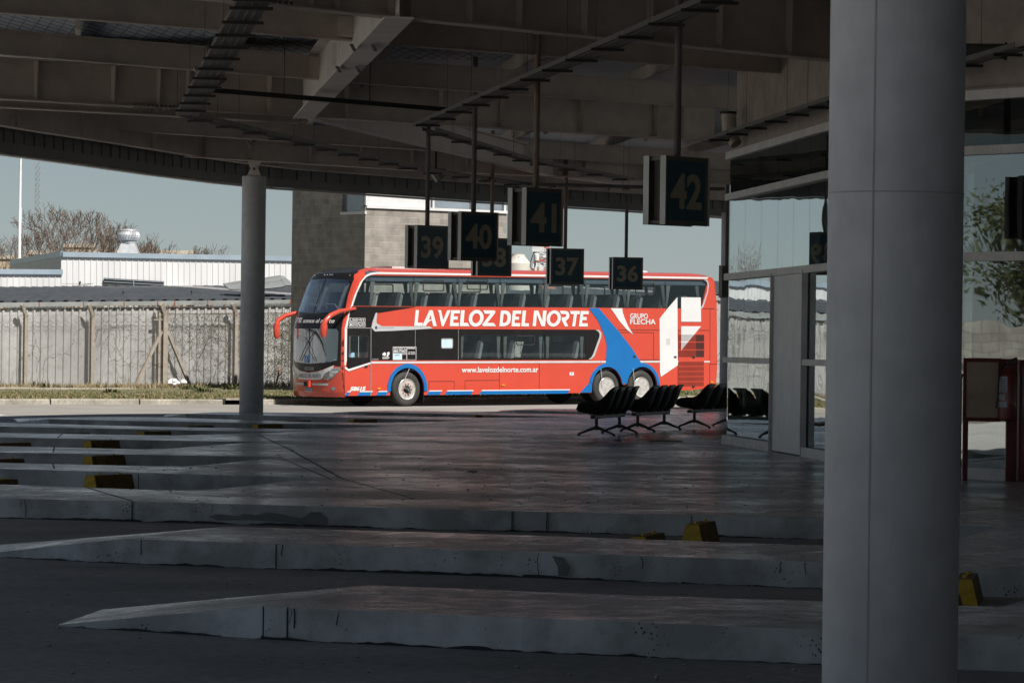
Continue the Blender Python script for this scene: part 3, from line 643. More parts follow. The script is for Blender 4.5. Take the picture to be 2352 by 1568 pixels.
# ================================================================ CABLE TRAYS, PIPES, LAMPS
def tray(name,label,runs,w,rung=.55,depth=.06,pend=None,group=None,mat='tray_steel'):
    p0=Vector(runs[0]); t=thing(name,label,'cable tray',tuple(p0),(0,0,0),group)
    ch=MB();rg=MB();hg=MB()
    for a,b_ in zip(runs,runs[1:]):
        a=Vector(a);b_=Vector(b_);d=(b_-a).normalized();n=Vector((d.y,-d.x,0)).normalized();L_=(b_-a).length
        ch.bar(a,b_,w,.006)
        for s in (-1,1): ch.bar(a+n*s*w/2+Vector((0,0,depth/2)),b_+n*s*w/2+Vector((0,0,depth/2)),.008,depth)
        for k in range(3): ch.bar(a+n*(k-1)*w*.25-Vector((0,0,.006)),b_+n*(k-1)*w*.25-Vector((0,0,.006)),.025,.01)
        s=rung*.4
        while s<L_:
            p=a+d*s; obj('strap',MB().bar(p-n*(w/2+.06)-Vector((0,0,.028)),p+n*(w/2+.06)-Vector((0,0,.028)),.05,.035),'tray_dark',t,True)
            if int(s/rung)%3==1:
                for q in (-1,1): obj('hanger',MB().tube([p+n*q*(w/2+.04),p+n*q*(w/2+.04)+Vector((0,0,6.4-p.z))],.004,4),'tray_dark',t,True)
            s+=rung
    obj('channel',ch,mat,t,True)
TZ=5.3
tray('cable_tray','wide dark cable tray running down from the top left towards the left column',[atz(600,-60,TZ),atz(585,0,TZ),atz(430,265,TZ)],.36,rung=1.85)
tray('cable_tray','thin cable tray hung flat along the rear girders behind the gate signs',[atz(432,268,TZ),atz(968,392,TZ),atz(1200,425,TZ),atz(1660,437,TZ)],.30,rung=1.8)
tray('cable_tray','long cable tray descending diagonally from the top centre past sign 41',[atz(1690,-14,TZ),atz(1640,5,TZ),atz(968,291,TZ)],.30,rung=1.85)
tray('cable_tray','cable tray crossing behind the poles of signs 37 and 36',[atz(985,300,TZ),atz(1210,370,TZ),atz(1445,414,TZ)],.24,rung=2.2)
tray('cable_tray','cable tray fixed along the brown beam above the glass wall',[atz(2352,110,5.0),atz(1905,236,5.0),atz(1625,327,5.0)],.22,rung=1.7)
mb=MB().bar(atz(480,207,5.42),atz(1026,252,5.42),.09,.07)
for u in (652,849): p=atz(u,222+(u-652)*.08,5.42); mb.tube([p,p+Vector((0,0,1.1))],.008,5)
tag(obj('conduit_duct',mb,'tray_dark'),'dark square conduit hung level between two cable trays','conduit')
def flood(u,v,Y,label,rz):
    p=P(u,v,Y); t=thing('floodlight',label,'floodlight',tuple(p),(0,0,rz),'floodlights fixed below the canopy')
    mb=MB(); q=[(-.12,.10),(.20,.10),(.22,-.06),(.02,-.20),(-.10,-.02)]
    v=[(x,-.16,z) for x,z in q]+[(x,.16,z) for x,z in q]; n=len(q)
    mb.add(v,[tuple(range(n)),tuple(range(2*n-1,n-1,-1))]+[(i,n+i,n+(i+1)%n,(i+1)%n) for i in range(n)])
    obj('housing',mb,'fascia_metal',t)
    mb=MB(); mb.bar((-.15,-.18,.16),(.05,-.18,-.15),.02,.05); mb.bar((-.15,.18,.16),(.05,.18,-.15),.02,.05); mb.lathe([(.05,-.21),(.05,-.18)],12,axis='Y')
    obj('yoke',mb,'lamp_metal',t); obj('stem',MB().tube([(0,0,.1),(0,0,.55)],.02,8),'tray_dark',t)
flood(478,178,57,'pale edged floodlight hanging beside the wide cable tray',.5)
flood(571,314,81,'small floodlight above the left column',.2)
flood(1001,398,86,'small floodlight under the tray behind the pole of sign 39',.2)
# ================================================================ GATE SIGNS
def pole_top(u,v,Y): return P(u,v,Y).z
def sign(num,u,vb,Y,ang,ptop,label,rust):
    p=P(u,vb,Y); Wd,H,D=.82,.85,.24
    t=thing('gate_sign',label,'gate sign',(p.x,p.y,p.z),(0,0,R(ang)),'hanging numbered gate signs')
    for side in (-1,1):
        mb=MB(); y0=side*(D/2+.02); fy=y0+side*.02
        mb.box(-Wd/2,Wd/2,y0-.014,y0+.014,0,H)
        pn=obj('panel',mb,'sign_frame_metal',t)
        mb=MB()
        f=y0+side*.016
        mb.box(-Wd/2+.055,Wd/2-.055,min(f,y0),max(f,y0),.055,H-.055); obj('face',mb,'sign_blue',pn)
        mb=MB()
        obj('edge_trim',mb.box(-Wd/2-.006,-Wd/2,y0-.045,y0+.045,0,H),'sign_edge_alu',pn); obj('edge_trim',MB().box(Wd/2,Wd/2+.006,y0-.045,y0+.045,0,H),'sign_edge_alu',pn)
        vs,fs=text2d(num,.58,.44,bold=.03,thick=.006)
        f2=y0+side*.021
        if side<0: v=[(x-.29,f2-z,y+.20) for x,y,z in vs]
        else: v=[(.29-x,f2+z,y+.20) for x,y,z in vs]
        obj('number',MB().add(v,fs),'sign_number_buff',pn)
    mb=MB(); mb.box(-Wd/2+.03,Wd/2-.03,-D/2+.005,D/2-.005,H-.06,H-.01); mb.box(-Wd/2+.03,Wd/2-.03,-D/2+.005,D/2-.005,.01,.05); mb.box(-Wd/2+.10,-Wd/2+.14,-.1,.1,.05,H-.06)
    mb.box(.1,.14,-.1,.1,.05,H-.06)
    obj('inner_frame',mb,'sign_frame_metal',t)
    obj('pole',MB().tube([(0,0,H-.03),(0,0,ptop-p.z)],.045,12),'rusty_pole' if rust else 'trim_pole',t,smooth=True)
sign('42',1553,518,46.0,46,6.6,'largest and nearest gate sign numbered 42 on a grey pole',0)
sign('41',1229,565,55.0,48,6.2,'gate sign numbered 41 on a rusty pole',1)
sign('40',1086,599,64.5,39,6.6,'gate sign numbered 40 overlapping the one behind it',0)
sign('39',980,617,73.0,42,6.6,'leftmost gate sign, numbered 39',0)
sign('38',1128,634,83.0,24,6.4,'gate sign numbered 38, half hidden behind sign 40',1)
sign('37',1297,653,88.0,18,6.4,'gate sign numbered 37 in front of the bus windows',1)
sign('36',1437,665,97.6,15,6.4,'smallest numbered gate sign, 36, over the rear of the bus',0)
sign('35',1668,684,98.0,84,6.0,'gate sign seen edge on beside the column at the glass wall',0)
# ================================================================ WHEEL STOPS
stops=[]
def stop(x,y,ax,label,grp='yellow wheel stops in the bays'):
    L_,b,tw,h=.80,.21,.12,.19
    global stop_proto
    if not stops:
        t=thing('wheel_stop',label,'wheel stop',(x,y,-.2),(0,0,ax),grp)
        q=[(-b/2,0),(b/2,0),(tw/2,h),(-tw/2,h)]
        v=[(px,0,pz) for px,pz in q]+[(px,L_,pz) for px,pz in q]
        mb=MB().add(v,[(0,1,2,3)],0); mb.add(v,[(7,6,5,4)],0); mb.add(v,[(3,2,6,7)],2); mb.add(v,[(1,5,6,2)],1); mb.add(v,[(0,3,7,4)],1)
        obj('block',mb,['stop_yellow','stop_shaded','stop_shaded'],t)
        for yy in (.2,.62): obj('anchor_bolt',MB().lathe([(.018,0),(.018,.022)],8,c=(0,yy,h)),'stop_yellow',t)
        stops.append(t)
    else:
        t=copy_tree(stops[0]); t.location=(x,y,-.2); t.rotation_euler=(0,0,ax); t['label']=label; stops.append(t)
    return t
def pair(u,v,ang,l1,l2,dist=2.35,v2=None):
    x,y=G(u,v,-.01); a=R(-ang)
    stop(x,y,a,l1)
    d=Vector((math.sin(R(ang)),math.cos(R(ang)))); stop(x-d.x*dist,y-d.y*dist,a,l2)
pair(1590,1204,14,'wheel stop with a bright yellow end in the bay near the big column','wheel stop mostly sunk behind the island, left of the bright one near the big column')
pair(2213,1330,10,'wheel stop at the lower right edge, right of the big column','hidden wheel stop behind the big column in the nearest bay')
pair(207,1091.6,28,'biggest wheel stop on the left side, in the nearest left bay','wheel stop cut by the left picture edge in the nearest left bay')
pair(202,1047,29,'wheel stop in the second left bay, fully visible','wheel stop peeping over the kerb at far left of the second left bay')
pair(201,1012,30,'wheel stop in the third left bay, fully visible','wheel stop peeping over the kerb in the third left bay')
pair(324,990.8,31,'wheel stop in the fourth left bay, fully visible','thin sliver of a wheel stop left in the fourth left bay')
pair(586,974.6,33,'wheel stop right of the left column foot','sliver of a wheel stop left of the left column foot',dist=2.2)
pair(806,963.4,36,'wheel stop in the bay below the bus front wheel','sliver of a wheel stop right beside the left column',dist=2.2)
pair(1086,952.9,38,'farthest wheel stop, below the middle of the bus','sliver of wheel stop left of the farthest one',dist=2.2)
# ================================================================ BENCHES
def seat_shell():
    cen=[(-.31,.43),(-.24,.415),(-.1,.40),(.04,.39),(.13,.41),(.19,.47),(.235,.56),(.27,.66),(.305,.77),(.345,.88)]
    sid=[(-.33,.48),(-.30,.56),(-.22,.605),(-.08,.612),(.03,.617),(.095,.64),(.155,.69),(.215,.76),(.275,.825),(.34,.875)]
    nb=12; vs=[]
    for sgn in (0,1):
        for a in range(10):
            for b_ in range(nb+1):
                w=(b_/nb*2-1); k=abs(w)**3.2
                x=cen[a][0]*(1-k)+sid[a][0]*k; z=cen[a][1]*(1-k)+sid[a][1]*k
                if sgn: x+=.012 if a>4 else 0; z-=.014
                vs.append((x,w*.27*(1-.12*(a/9)),z))
    fs=[];n=nb+1;o=10*n
    for a in range(9):
        for b_ in range(nb):
            q=(a*n+b_,a*n+b_+1,(a+1)*n+b_+1,(a+1)*n+b_); fs.append(q); fs.append(tuple(i+o for i in q[::-1]))
    for a in range(9):
        for b_ in (0,nb): q=(a*n+b_,(a+1)*n+b_,(a+1)*n+b_+o,a*n+b_+o); fs.append(q if b_==0 else q[::-1])
    for b_ in range(nb):
        for a in (0,9): q=(a*n+b_,a*n+b_+1,a*n+b_+1+o,a*n+b_+o); fs.append(q if a==9 else q[::-1])
    return MB().add(vs,fs)
seat_mb=seat_shell(); bench0=None
def bench(ax_,ay,bx,by,label):
    """pedestals at a and b (plan); seats face left of a->b"""
    global bench0
    a=Vector((ax_,ay,0));b_=Vector((bx,by,0));d=(b_-a); ang=math.atan2(d.y,d.x)-PI/2; mid=(a+b_)/2
    if bench0 is None:
        t=thing('seat_bench',label,'bench',tuple(mid),(0,0,ang),'rows of black waiting seats'); bench0=t
        sp=1.02
        obj('beam',MB().bar((0,-1.32,.335),(0,1.32,.335),.09,.06),'black_steel',t)
        for k in range(4): obj('seat_bracket',MB().box(-.14,.14,-.975+.63*k,-.915+.63*k,.366,.392),'black_steel',t)
        for s in (-1,1):
            mb=MB(); y=s*sp
            mb.tube([(0,y,.10),(0,y,.33)],.03,10); mb.box(-.09,.09,y-.04,y+.04,.31,.325)
            for q in (-1,1):
                mb.tube([(0,y,.15),(q*.10,y,.115),(q*.32,y,.03)],[.032,.028,.017],8)
                mb.lathe([(.028,0),(.028,.02),(.012,.035)],10,c=(q*.32,y,0))
            obj('pedestal',mb,'black_steel',t,smooth=True)
        for k in range(4):
            o=obj('seat',seat_mb,'seat_black',t,smooth='all'); o.location=(0,-.945+.63*k,0)
    else:
        t=copy_tree(bench0); t.location=mid; t.rotation_euler=(0,0,ang); t['label']=label
bench(1.50,66.0,2.02,68.2,'leftmost bench of four black shell seats')
bench(2.36,69.5,2.98,71.6,'second black bench from the left, seats overlapping in view')
bench(3.62,73.5,4.45,75.5,'third black bench, beside the glass wall edge')
bench(5.6,77.5,6.6,79.3,'black bench mostly behind the glass wall')
# ================================================================ STATION BUILDING (glass facade)
wallp=[(9.5,-30),(9.2,18),(7.6,43.2),(6.95,44.95),(5.45,46.85),(4.55,53.5),(4.39,54.9),(4.105,57.5),(3.62,61.9)]
P_=[Vector((x,y,0)) for x,y in wallp]
st=thing('station_building','glass fronted station hall with grey transoms on the right','building',(6,55,0))
HZ=[0,1.40,2.78,4.10,4.78]
gl=MB();bandg=MB();tr=MB();mu=MB()
for i in range(len(P_)-1):
    a,b_=P_[i],P_[i+1]; d=(b_-a).normalized(); n=Vector((-d.y,d.x,0))
    if n.x>0:n=-n
    door = i==6
    L_=(b_-a).length; npn=max(1,round(L_/(2.05 if i<5 else 1.3)))
    for k in range(npn):
        p=a.lerp(b_,k/npn);q=a.lerp(b_,(k+1)/npn); e=(q-p).normalized()*.006
        for z0,z1,tgt in ((.12,2.74,gl),(2.84,4.06,gl),(4.16,4.74,bandg)):
            if door and z0<1: continue
            u1,u2=p+e,q-e
            tgt.add([(u1.x,u1.y,z0),(u2.x,u2.y,z0),(u2.x,u2.y,z1),(u1.x,u1.y,z1),(u1.x-n.x*.01,u1.y-n.y*.01,z0),(u2.x-n.x*.01,u2.y-n.y*.01,z0),(u2.x-n.x*.01,u2.y-n.y*.01,z1),(u1.x-n.x*.01,u1.y-n.y*.01,z1)],[(0,1,2,3),(7,6,5,4),(0,4,5,1),(2,6,7,3),(0,3,7,4),(1,5,6,2)])
    for z,w in ((.07,.15),(1.40,.09),(2.78,.11),(4.11,.11),(4.80,.12)):
        if door and z<2.5: continue
        mu_=tr; tr.bar(a+n*.05+Vector((0,0,z)),b_+n*.05+Vector((0,0,z)),.09,w)
    if i in (5,6,7): pass
for p,n in ((P_[6],0),(P_[7],0)):
    obj('mullion',MB().bar(p+Vector((-.06,0,0)),p+Vector((-.06,0,2.78)),.09,.06,up=(0,1,0)),'alu_frame',st,True)
obj('glass_pane',gl,'facade_glass',st,True); obj('upper_glass',bandg,'band_glass',st,True); obj('transom',tr,'alu_frame',st,True); 
a,b_=P_[6],P_[7]; d=(b_-a).normalized(); n=Vector((-abs(d.y),-d.x if d.y<0 else d.x,0)); n=Vector((-d.y,d.x,0)); n=n if n.x<0 else -n
obj('door_panel',MB().bar(a+n*.03+d*.05+Vector((0,0,1.37)),b_+n*.03-d*.05+Vector((0,0,1.37)),.05,2.70),'panel_grey',st,True)
# inner frame posts behind the glass, back wall, ceiling
for i in range(3,len(P_)-1):
    a,b_=P_[i],P_[i+1]
    for k in (.3,.75):
        p=a.lerp(b_,k)+Vector((.35,.05,0)); obj('inner_post',MB().box(p.x-.04,p.x+.04,p.y-.05,p.y+.05,0,4.8),'room_blind',st,True)
inner=[(11,-30),(11,20),(9.2,43),(8.6,47),(8.0,56),(7.6,64.5),(3.9,64.5),(3.86,64.3)]
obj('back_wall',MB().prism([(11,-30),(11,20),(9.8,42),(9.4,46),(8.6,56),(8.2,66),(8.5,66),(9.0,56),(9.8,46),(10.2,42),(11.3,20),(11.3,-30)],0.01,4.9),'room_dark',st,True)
obj('end_glass',MB().add([(3.62,61.9,.12),(8.3,66.2,.12),(8.3,66.2,4.75),(3.62,61.9,4.75),(3.61,61.93,.12),(8.29,66.23,.12),(8.29,66.23,4.75),(3.61,61.93,4.75)],[(0,1,2,3),(7,6,5,4),(0,4,5,1),(2,6,7,3),(0,3,7,4),(1,5,6,2)]),'facade_glass',st,True)
# brown beam above the glass
mb=MB()
for a,b_ in zip(P_,P_[1:]): mb.bar(a+Vector((.12,0,5.74)),b_+Vector((.12,0,5.74)),.06,1.75); mb.bar(a+Vector((.1,0,4.875)),b_+Vector((.1,0,4.875)),.3,.03)
obj('eaves_beam',mb,'beam_brown',st,True)
t=thing('ventilation_duct','short ribbed duct end on the brown beam above the glass wall','duct',tuple(P(1672,318,61.2)),(0,0,.2))
obj('duct_body',MB().tube([(0,0,.42),(.02,-.02,.1),(.1,-.15,-.1)],[.12,.12,.10],16),'girder_paint',t,smooth=True); obj('flange',MB().lathe([(.14,.40),(.14,.44)],16),'tray_dark',t)
t=thing('ventilation_duct','horizontal round duct right of the big column under the canopy','duct',tuple(P(2275,118,44)),(0,0,0))
obj('duct_body',MB().tube([(-.3,0,0),(.17,0,0)],.09,16),'duct_dark',t,smooth=True); obj('flange',MB().tube([(.17,0,0),(.19,0,0)],.11,16),'tray_dark',t)
# ================================================================ EXTINGUISHER STAND
by=45.6; bx=(2256-1176)/F*by
t=thing('fire_point_stand','red steel fire point stand with a paper board, right of the big column','fire stand',(bx,by,0),(0,0,R(2)))
mb=MB()
for x,w in (((-.195),.03),(.33,.022),(.40,.04)): mb.box(x-w,x+w,-.03,.03,0,.80)
mb.box(-.22,.44,-.02,.02,.74,1.51); mb.box(-.235,.235,-.045,-.02,1.465,1.515); mb.box(-.235,.235,-.045,-.02,.735,.785); mb.box(-.235,-.195,-.045,-.02,.785,1.465); mb.box(.195,.235,-.045,-.02,.785,1.465); obj('frame',mb,'cabinet_red',t)
obj('side_post',MB().tube([(-.27,0,0),(-.27,0,1.24),(-.255,0,1.32)],.028,8),'cabinet_red',t)
obj('paper_board',MB().box(-.195,.195,-.034,-.022,.785,1.465),'board_paper',t)
t=thing('fire_cabinet','dark red metal cabinet cut by the right picture edge beside the fire point','cabinet',(bx+.46,by+.02,0),(0,0,R(2)))
obj('body',MB().box(0,.55,-.06,.16,0,1.5),'cabinet_red',t); obj('door',MB().box(.03,.52,-.075,-.063,.1,1.42),'extinguisher_red',t)
e=thing('fire_extinguisher','dark red fire extinguisher hanging on the fire point stand','fire extinguisher',(bx+.30,by-.16,.745),(0,0,0))
obj('cylinder',MB().lathe([(.06,0),(.105,.02),(.112,.06),(.112,.53),(.09,.60),(.05,.65),(.025,.67),(.025,.70)],28),'extinguisher_red',e,smooth=True)
mb=MB(); mb.tube([(0,0,.70),(.0,-.02,.74),(.10,-.05,.78)],.012,6); mb.tube([(0,0,.72),(.09,-.05,.73)],.011,6); mb.lathe([(.03,.68),(.03,.73)],10)
obj('valve_handle',mb,'black_steel',e)
obj('hose',MB().tube([(-.02,-.02,.70),(-.08,-.06,.66),(-.125,-.09,.5),(-.135,-.09,.3),(-.155,-.09,.16)],.012,8),'black_steel',e,smooth=True)
def cyl_label(z0,z1,a0,a1,mat,par,r=.1135):
    vs=[];n=8
    for z in (z0,z1):
        for k in range(n+1): a=R(a0+(a1-a0)*k/n); vs.append((r*math.cos(a),r*math.sin(a),z))
    return obj('sticker',MB().add(vs,[(k,k+1,n+2+k,n+1+k) for k in range(n)]),mat,par)
s1=cyl_label(.36,.55,-170,-100,'label_white',e); cyl_label(.17,.24,-170,-100,'label_white',e); cyl_label(.26,.33,-165,-115,'label_white',e)
for k in range(6): cyl_label(.38+.027*k,.388+.027*k,-165,-112,'label_print',s1,.1145)
# letter outlines of the side logo, metres along and up the bus side
LOGO=[
  [(0.29,2.872),(0.412,2.872),(0.366,2.501),(0.565,2.493),(0.525,2.399),(0.239,2.398)] ,
  [(0.801,2.87),(0.918,2.871),(1.076,2.396),(0.941,2.396),(0.891,2.569),(0.792,2.534),(0.72,2.475),(0.668,2.397),(0.54,2.399)] ,
  [(0.847,2.727),(0.882,2.595),(0.782,2.588)] ,
  [(1.1,2.877),(1.233,2.873),(1.314,2.578),(1.468,2.874),(1.595,2.875),(1.329,2.397),(1.258,2.397),(1.154,2.813),(1.133,2.846)] ,
  [(1.61,2.875),(1.945,2.877),(1.932,2.78),(1.724,2.779),(1.717,2.691),(1.865,2.692),(1.858,2.595),(1.704,2.594),(1.693,2.497),(1.907,2.498),(1.902,2.399),(1.562,2.398)] ,
  [(1.98,2.877),(2.123,2.878),(2.085,2.499),(2.239,2.5),(2.307,2.398),(1.944,2.399)] ,
  [(2.815,2.882),(3.251,2.878),(3.29,2.85),(3.282,2.807),(2.986,2.503),(3.233,2.501),(3.319,2.402),(2.823,2.402),(2.79,2.428),(2.807,2.466),(3.102,2.775),(2.886,2.778),(2.855,2.833)] ,
  [(3.501,2.877),(3.679,2.878),(3.801,2.853),(3.881,2.762),(3.889,2.655),(3.861,2.523),(3.771,2.439),(3.651,2.403),(3.442,2.402)] ,
  [(3.608,2.778),(3.681,2.773),(3.742,2.726),(3.753,2.642),(3.724,2.546),(3.664,2.506),(3.571,2.505)] ,
  [(3.961,2.878),(4.283,2.88),(4.278,2.781),(4.069,2.78),(4.061,2.691),(4.201,2.692),(4.196,2.601),(4.041,2.6),(4.031,2.5),(4.25,2.501),(4.242,2.4),(3.905,2.401)] ,
  [(4.338,2.88),(4.472,2.881),(4.426,2.497),(4.588,2.497),(4.581,2.401),(4.291,2.403)] ,
  [(4.783,2.883),(4.952,2.884),(5.111,2.564),(5.127,2.885),(5.274,2.886),(5.212,2.408),(5.077,2.408),(4.893,2.768),(4.856,2.409),(4.727,2.409)] ,
  [(5.79,2.884),(6.032,2.883),(6.119,2.852),(6.167,2.775),(6.159,2.678),(6.067,2.593),(6.021,2.585),(6.126,2.407),(5.993,2.406),(5.866,2.599),(5.874,2.689),(5.988,2.684),(6.034,2.714),(6.049,2.75),(6.018,2.779),(5.841,2.785)] ,
  [(6.187,2.881),(6.579,2.884),(6.572,2.782),(6.462,2.781),(6.397,2.408),(6.282,2.407),(6.344,2.781),(6.226,2.785)] ,
  [(6.617,2.884),(6.936,2.881),(6.931,2.779),(6.718,2.783),(6.704,2.698),(6.854,2.698),(6.847,2.601),(6.684,2.6),(6.667,2.506),(6.898,2.504),(6.894,2.407),(6.544,2.406)] ,
  [(2.84,2.64),(2.827,2.583),(2.8,2.53),(2.762,2.481),(2.713,2.441),(2.656,2.41),(2.595,2.391),(2.531,2.385),(2.47,2.391),(2.412,2.409),(2.363,2.439),(2.323,2.479),(2.294,2.527),(2.28,2.581),(2.279,2.637),(2.292,2.694),(2.318,2.748),(2.357,2.796),(2.406,2.836),(2.462,2.867),(2.524,2.886),(2.587,2.893),(2.649,2.887),(2.706,2.869),(2.756,2.839),(2.796,2.798),(2.824,2.75),(2.839,2.697)] ,
  [(2.709,2.639),(2.701,2.606),(2.687,2.573),(2.666,2.544),(2.639,2.52),(2.609,2.502),(2.576,2.491),(2.542,2.487),(2.51,2.49),(2.479,2.501),(2.453,2.519),(2.432,2.543),(2.417,2.572),(2.41,2.604),(2.41,2.638),(2.417,2.672),(2.432,2.704),(2.453,2.733),(2.479,2.757),(2.509,2.775),(2.542,2.787),(2.576,2.791),(2.608,2.787),(2.639,2.776),(2.665,2.758),(2.686,2.734),(2.701,2.705),(2.708,2.673)] ,
  [(5.831,2.647),(5.818,2.591),(5.791,2.538),(5.753,2.49),(5.704,2.45),(5.648,2.42),(5.587,2.401),(5.525,2.395),(5.464,2.401),(5.407,2.419),(5.358,2.449),(5.319,2.489),(5.291,2.536),(5.276,2.589),(5.275,2.645),(5.289,2.7),(5.315,2.754),(5.353,2.801),(5.401,2.841),(5.457,2.872),(5.518,2.89),(5.581,2.897),(5.642,2.891),(5.698,2.873),(5.748,2.843),(5.788,2.804),(5.815,2.756),(5.83,2.703)] ,
  [(5.701,2.647),(5.694,2.613),(5.679,2.581),(5.658,2.552),(5.632,2.527),(5.602,2.509),(5.569,2.498),(5.536,2.494),(5.503,2.498),(5.473,2.509),(5.447,2.527),(5.427,2.551),(5.412,2.579),(5.405,2.611),(5.405,2.645),(5.412,2.679),(5.427,2.711),(5.448,2.74),(5.474,2.764),(5.504,2.783),(5.536,2.794),(5.57,2.798),(5.602,2.794),(5.632,2.783),(5.658,2.765),(5.679,2.741),(5.694,2.713),(5.701,2.681)] ,
]
# ================================================================ BUS
bus=thing('double_decker_bus','red double decker coach with white and blue livery stopped in the sun','bus',(BX,BY,BZ),(0,-PITCH,PSI))
def plate(name,loops,yo,thick,mat,parent=None,**k):
    vs,fs=fill2d(loops,thick); return obj(name,MB().add([(x,yo-z,y) for x,y,z in vs],fs),mat,parent or bus,**k)
def strips(name,rects,yo,mat,thick=.004,parent=None):
    mb=MB()
    for x0,x1,z0,z1 in rects: mb.box(x0,x1,yo-thick,yo,z0,z1)
    return obj(name,mb,mat,parent or bus)
WD=2.6
T_=[(.3,-2.6),(.45,-2.64),(1.05,-2.66),(2.31,-2.64),(2.72,-2.52),(3.24,-2.31),(3.79,-2.06),(3.93,-1.96),(4.04,-1.65),(4.12,-1.15)]
def sc(z):
    if z<=T_[0][0]: return T_[0][1]
    for (a,p),(b_,q) in zip(T_,T_[1:]):
        if z<=b_:
            k=(z-a)/(b_-a); return p+(q-p)*k
    return T_[-1][1]
def S(y,z,off=0):
    t=abs((y-1.3)/1.3); x=sc(z)+.33*t**2.8
    dr=.12*t**5*min(1,max(0,(z-3.6)/.4))
    nx_,nz_=-1,0
    if z>3.9: nx_,nz_=-.4,.9
    ny_=(.33*2.8*t**1.8/1.3)*(1 if y>1.3 else -1)
    L_=math.sqrt(nx_*nx_+ny_*ny_+nz_*nz_)
    return (x+off*nx_/L_,y+off*ny_/L_,z-dr+off*nz_/L_)
def front(name,loops,off,mat,parent=None,step=.1,smooth='all'):
    vs,fs=fill2d(loops,0)
    bm=bmesh.new(); bv=[bm.verts.new((x,y,0)) for x,y,z in vs]
    for f in fs:
        try: bm.faces.new([bv[i] for i in f])
        except ValueError: pass
    bmesh.ops.remove_doubles(bm,verts=bm.verts,dist=1e-5)
    x0=min(v.co.x for v in bm.verts);x1=max(v.co.x for v in bm.verts);y0=min(v.co.y for v in bm.verts);y1=max(v.co.y for v in bm.verts)
    for ax_,lo,hi in ((0,x0,x1),(1,y0,y1)):
        k=math.ceil(lo/step)*step
        cuts=[]
        while k<hi: cuts.append(k); k+=step
        if ax_==1: cuts+=[z for z,_ in T_ if lo<z<hi]
        for c in cuts:
            no=(1,0,0) if ax_==0 else (0,1,0); co=(c,0,0) if ax_==0 else (0,c,0)
            bmesh.ops.bisect_plane(bm,geom=bm.verts[:]+bm.edges[:]+bm.faces[:],plane_co=co,plane_no=no)
    bm.verts.index_update()
    mb=MB().add([S(v.co.x,v.co.y,off) for v in bm.verts],[tuple(v.index for v in f.verts) for f in bm.faces]); bm.free()
    # outward normal = -x
    f=mb.f[0]; a,b_,c=[Vector(mb.v[i]) for i in f[:3]]
    if (b_-a).cross(c-a).x>0: mb.flip()
    return obj(name,mb,mat,parent or bus,smooth=smooth)
def ftext(name,body,yl,z0,w,h,mat,off,parent,**k):
    vs,fs=text2d(body,w,h,thick=.004,**k)
    return obj(name,MB().add([S(yl-x,z0+y,off+z) for x,y,z in vs],fs),mat,parent)
def stext(name,body,x,z,w,h,mat,yo,parent=None,**k):
    vs,fs=text2d(body,w,h,thick=.004,**k)
    return obj(name,MB().add([(x+a,yo-c,z+b_) for a,b_,c in vs],fs),mat,parent or bus)
fe=[(S(0,z)[0],S(0,z)[2]) for z in (.34,1.05,2.31,2.5,2.72,3.0,3.24,3.5,3.79,3.93,4.04,4.12)]
outer=[(-2.28,.34)]+fe[1:]+[(11.75,4.0),(11.98,3.97),(12.08,3.85),(12.18,3.15),(12.22,1.2),(12.17,.5),(11.2,.42),(9.74,.38)]
outer+=[(9.10+.62*math.cos(R(a)),.54+.62*math.sin(R(a))) for a in range(0,181,12)][0:15]
outer+=[(8.42,.60),(8.35,.60)]+[(7.69+.62*math.cos(R(a)),.54+.62*math.sin(R(a))) for a in range(12,181,12)]
outer+=[(7.06,.36),(.62,.34)]+[(0+.62*math.cos(R(a)),.54+.62*math.sin(R(a))) for a in range(0,181,12)]+[(-.63,.34)]
upper=[(-2.09,2.98),(-1.86,3.4),(-1.66,3.72),(-1.52,3.83),(-1.36,3.885),(11.66,3.90),(11.74,3.86),(11.77,3.75),(11.56,3.08),(11.50,2.99)]
lowr=[(1.98,1.41),(6.84,1.41),(6.84,2.17),(1.98,2.17)]
cab=rrect(-2.16,-1.45,1.47,2.10,.06)
toilet=rrect(1.26,1.66,1.75,2.01,.05)
plate('side_panel',[outer,upper,lowr,cab],.03,.05,'bus_red'); plate('side_panel',[outer,upper,lowr,cab],WD-.03,.05,'bus_red')
# gloss black band
blk=[(-2.21,1.36),(-2.2,2.31),(-2.13,2.72),(-2.055,2.965),(.28,2.965),(-1.13,2.775),(-1.2,2.31),(7.28,2.31),(7.43,2.24),(7.42,2.08),(7.15,1.52),(6.98,1.385),(-1.33,1.385),(-1.35,1.29),(-2.15,1.09),(-2.22,1.18)]
wl=[(1.99,1.43,3.55,2.15),(3.61,1.43,5.19,2.15),(5.25,1.43,6.83,2.15)]
bp=plate('black_band',[blk,cab]+[rrect(a,c,b_,d,.03) for a,b_,c,d in wl],-.001,.012,'bus_black')
plate('black_band',[[(1.7,1.385),(1.7,2.31),(7.2,2.31),(6.98,1.385)]]+[rrect(a,c,b_,d,.03) for a,b_,c,d in wl],WD+.001,.012,'bus_black')
strips('door_seam',[(-1.352,-1.338,.34,2.33),(.272,.282,1.385,2.30),(1.885,1.895,1.385,2.30),(-2.25,-1.34,2.325,2.34)],-.008,'trim_grey',.003,bp)
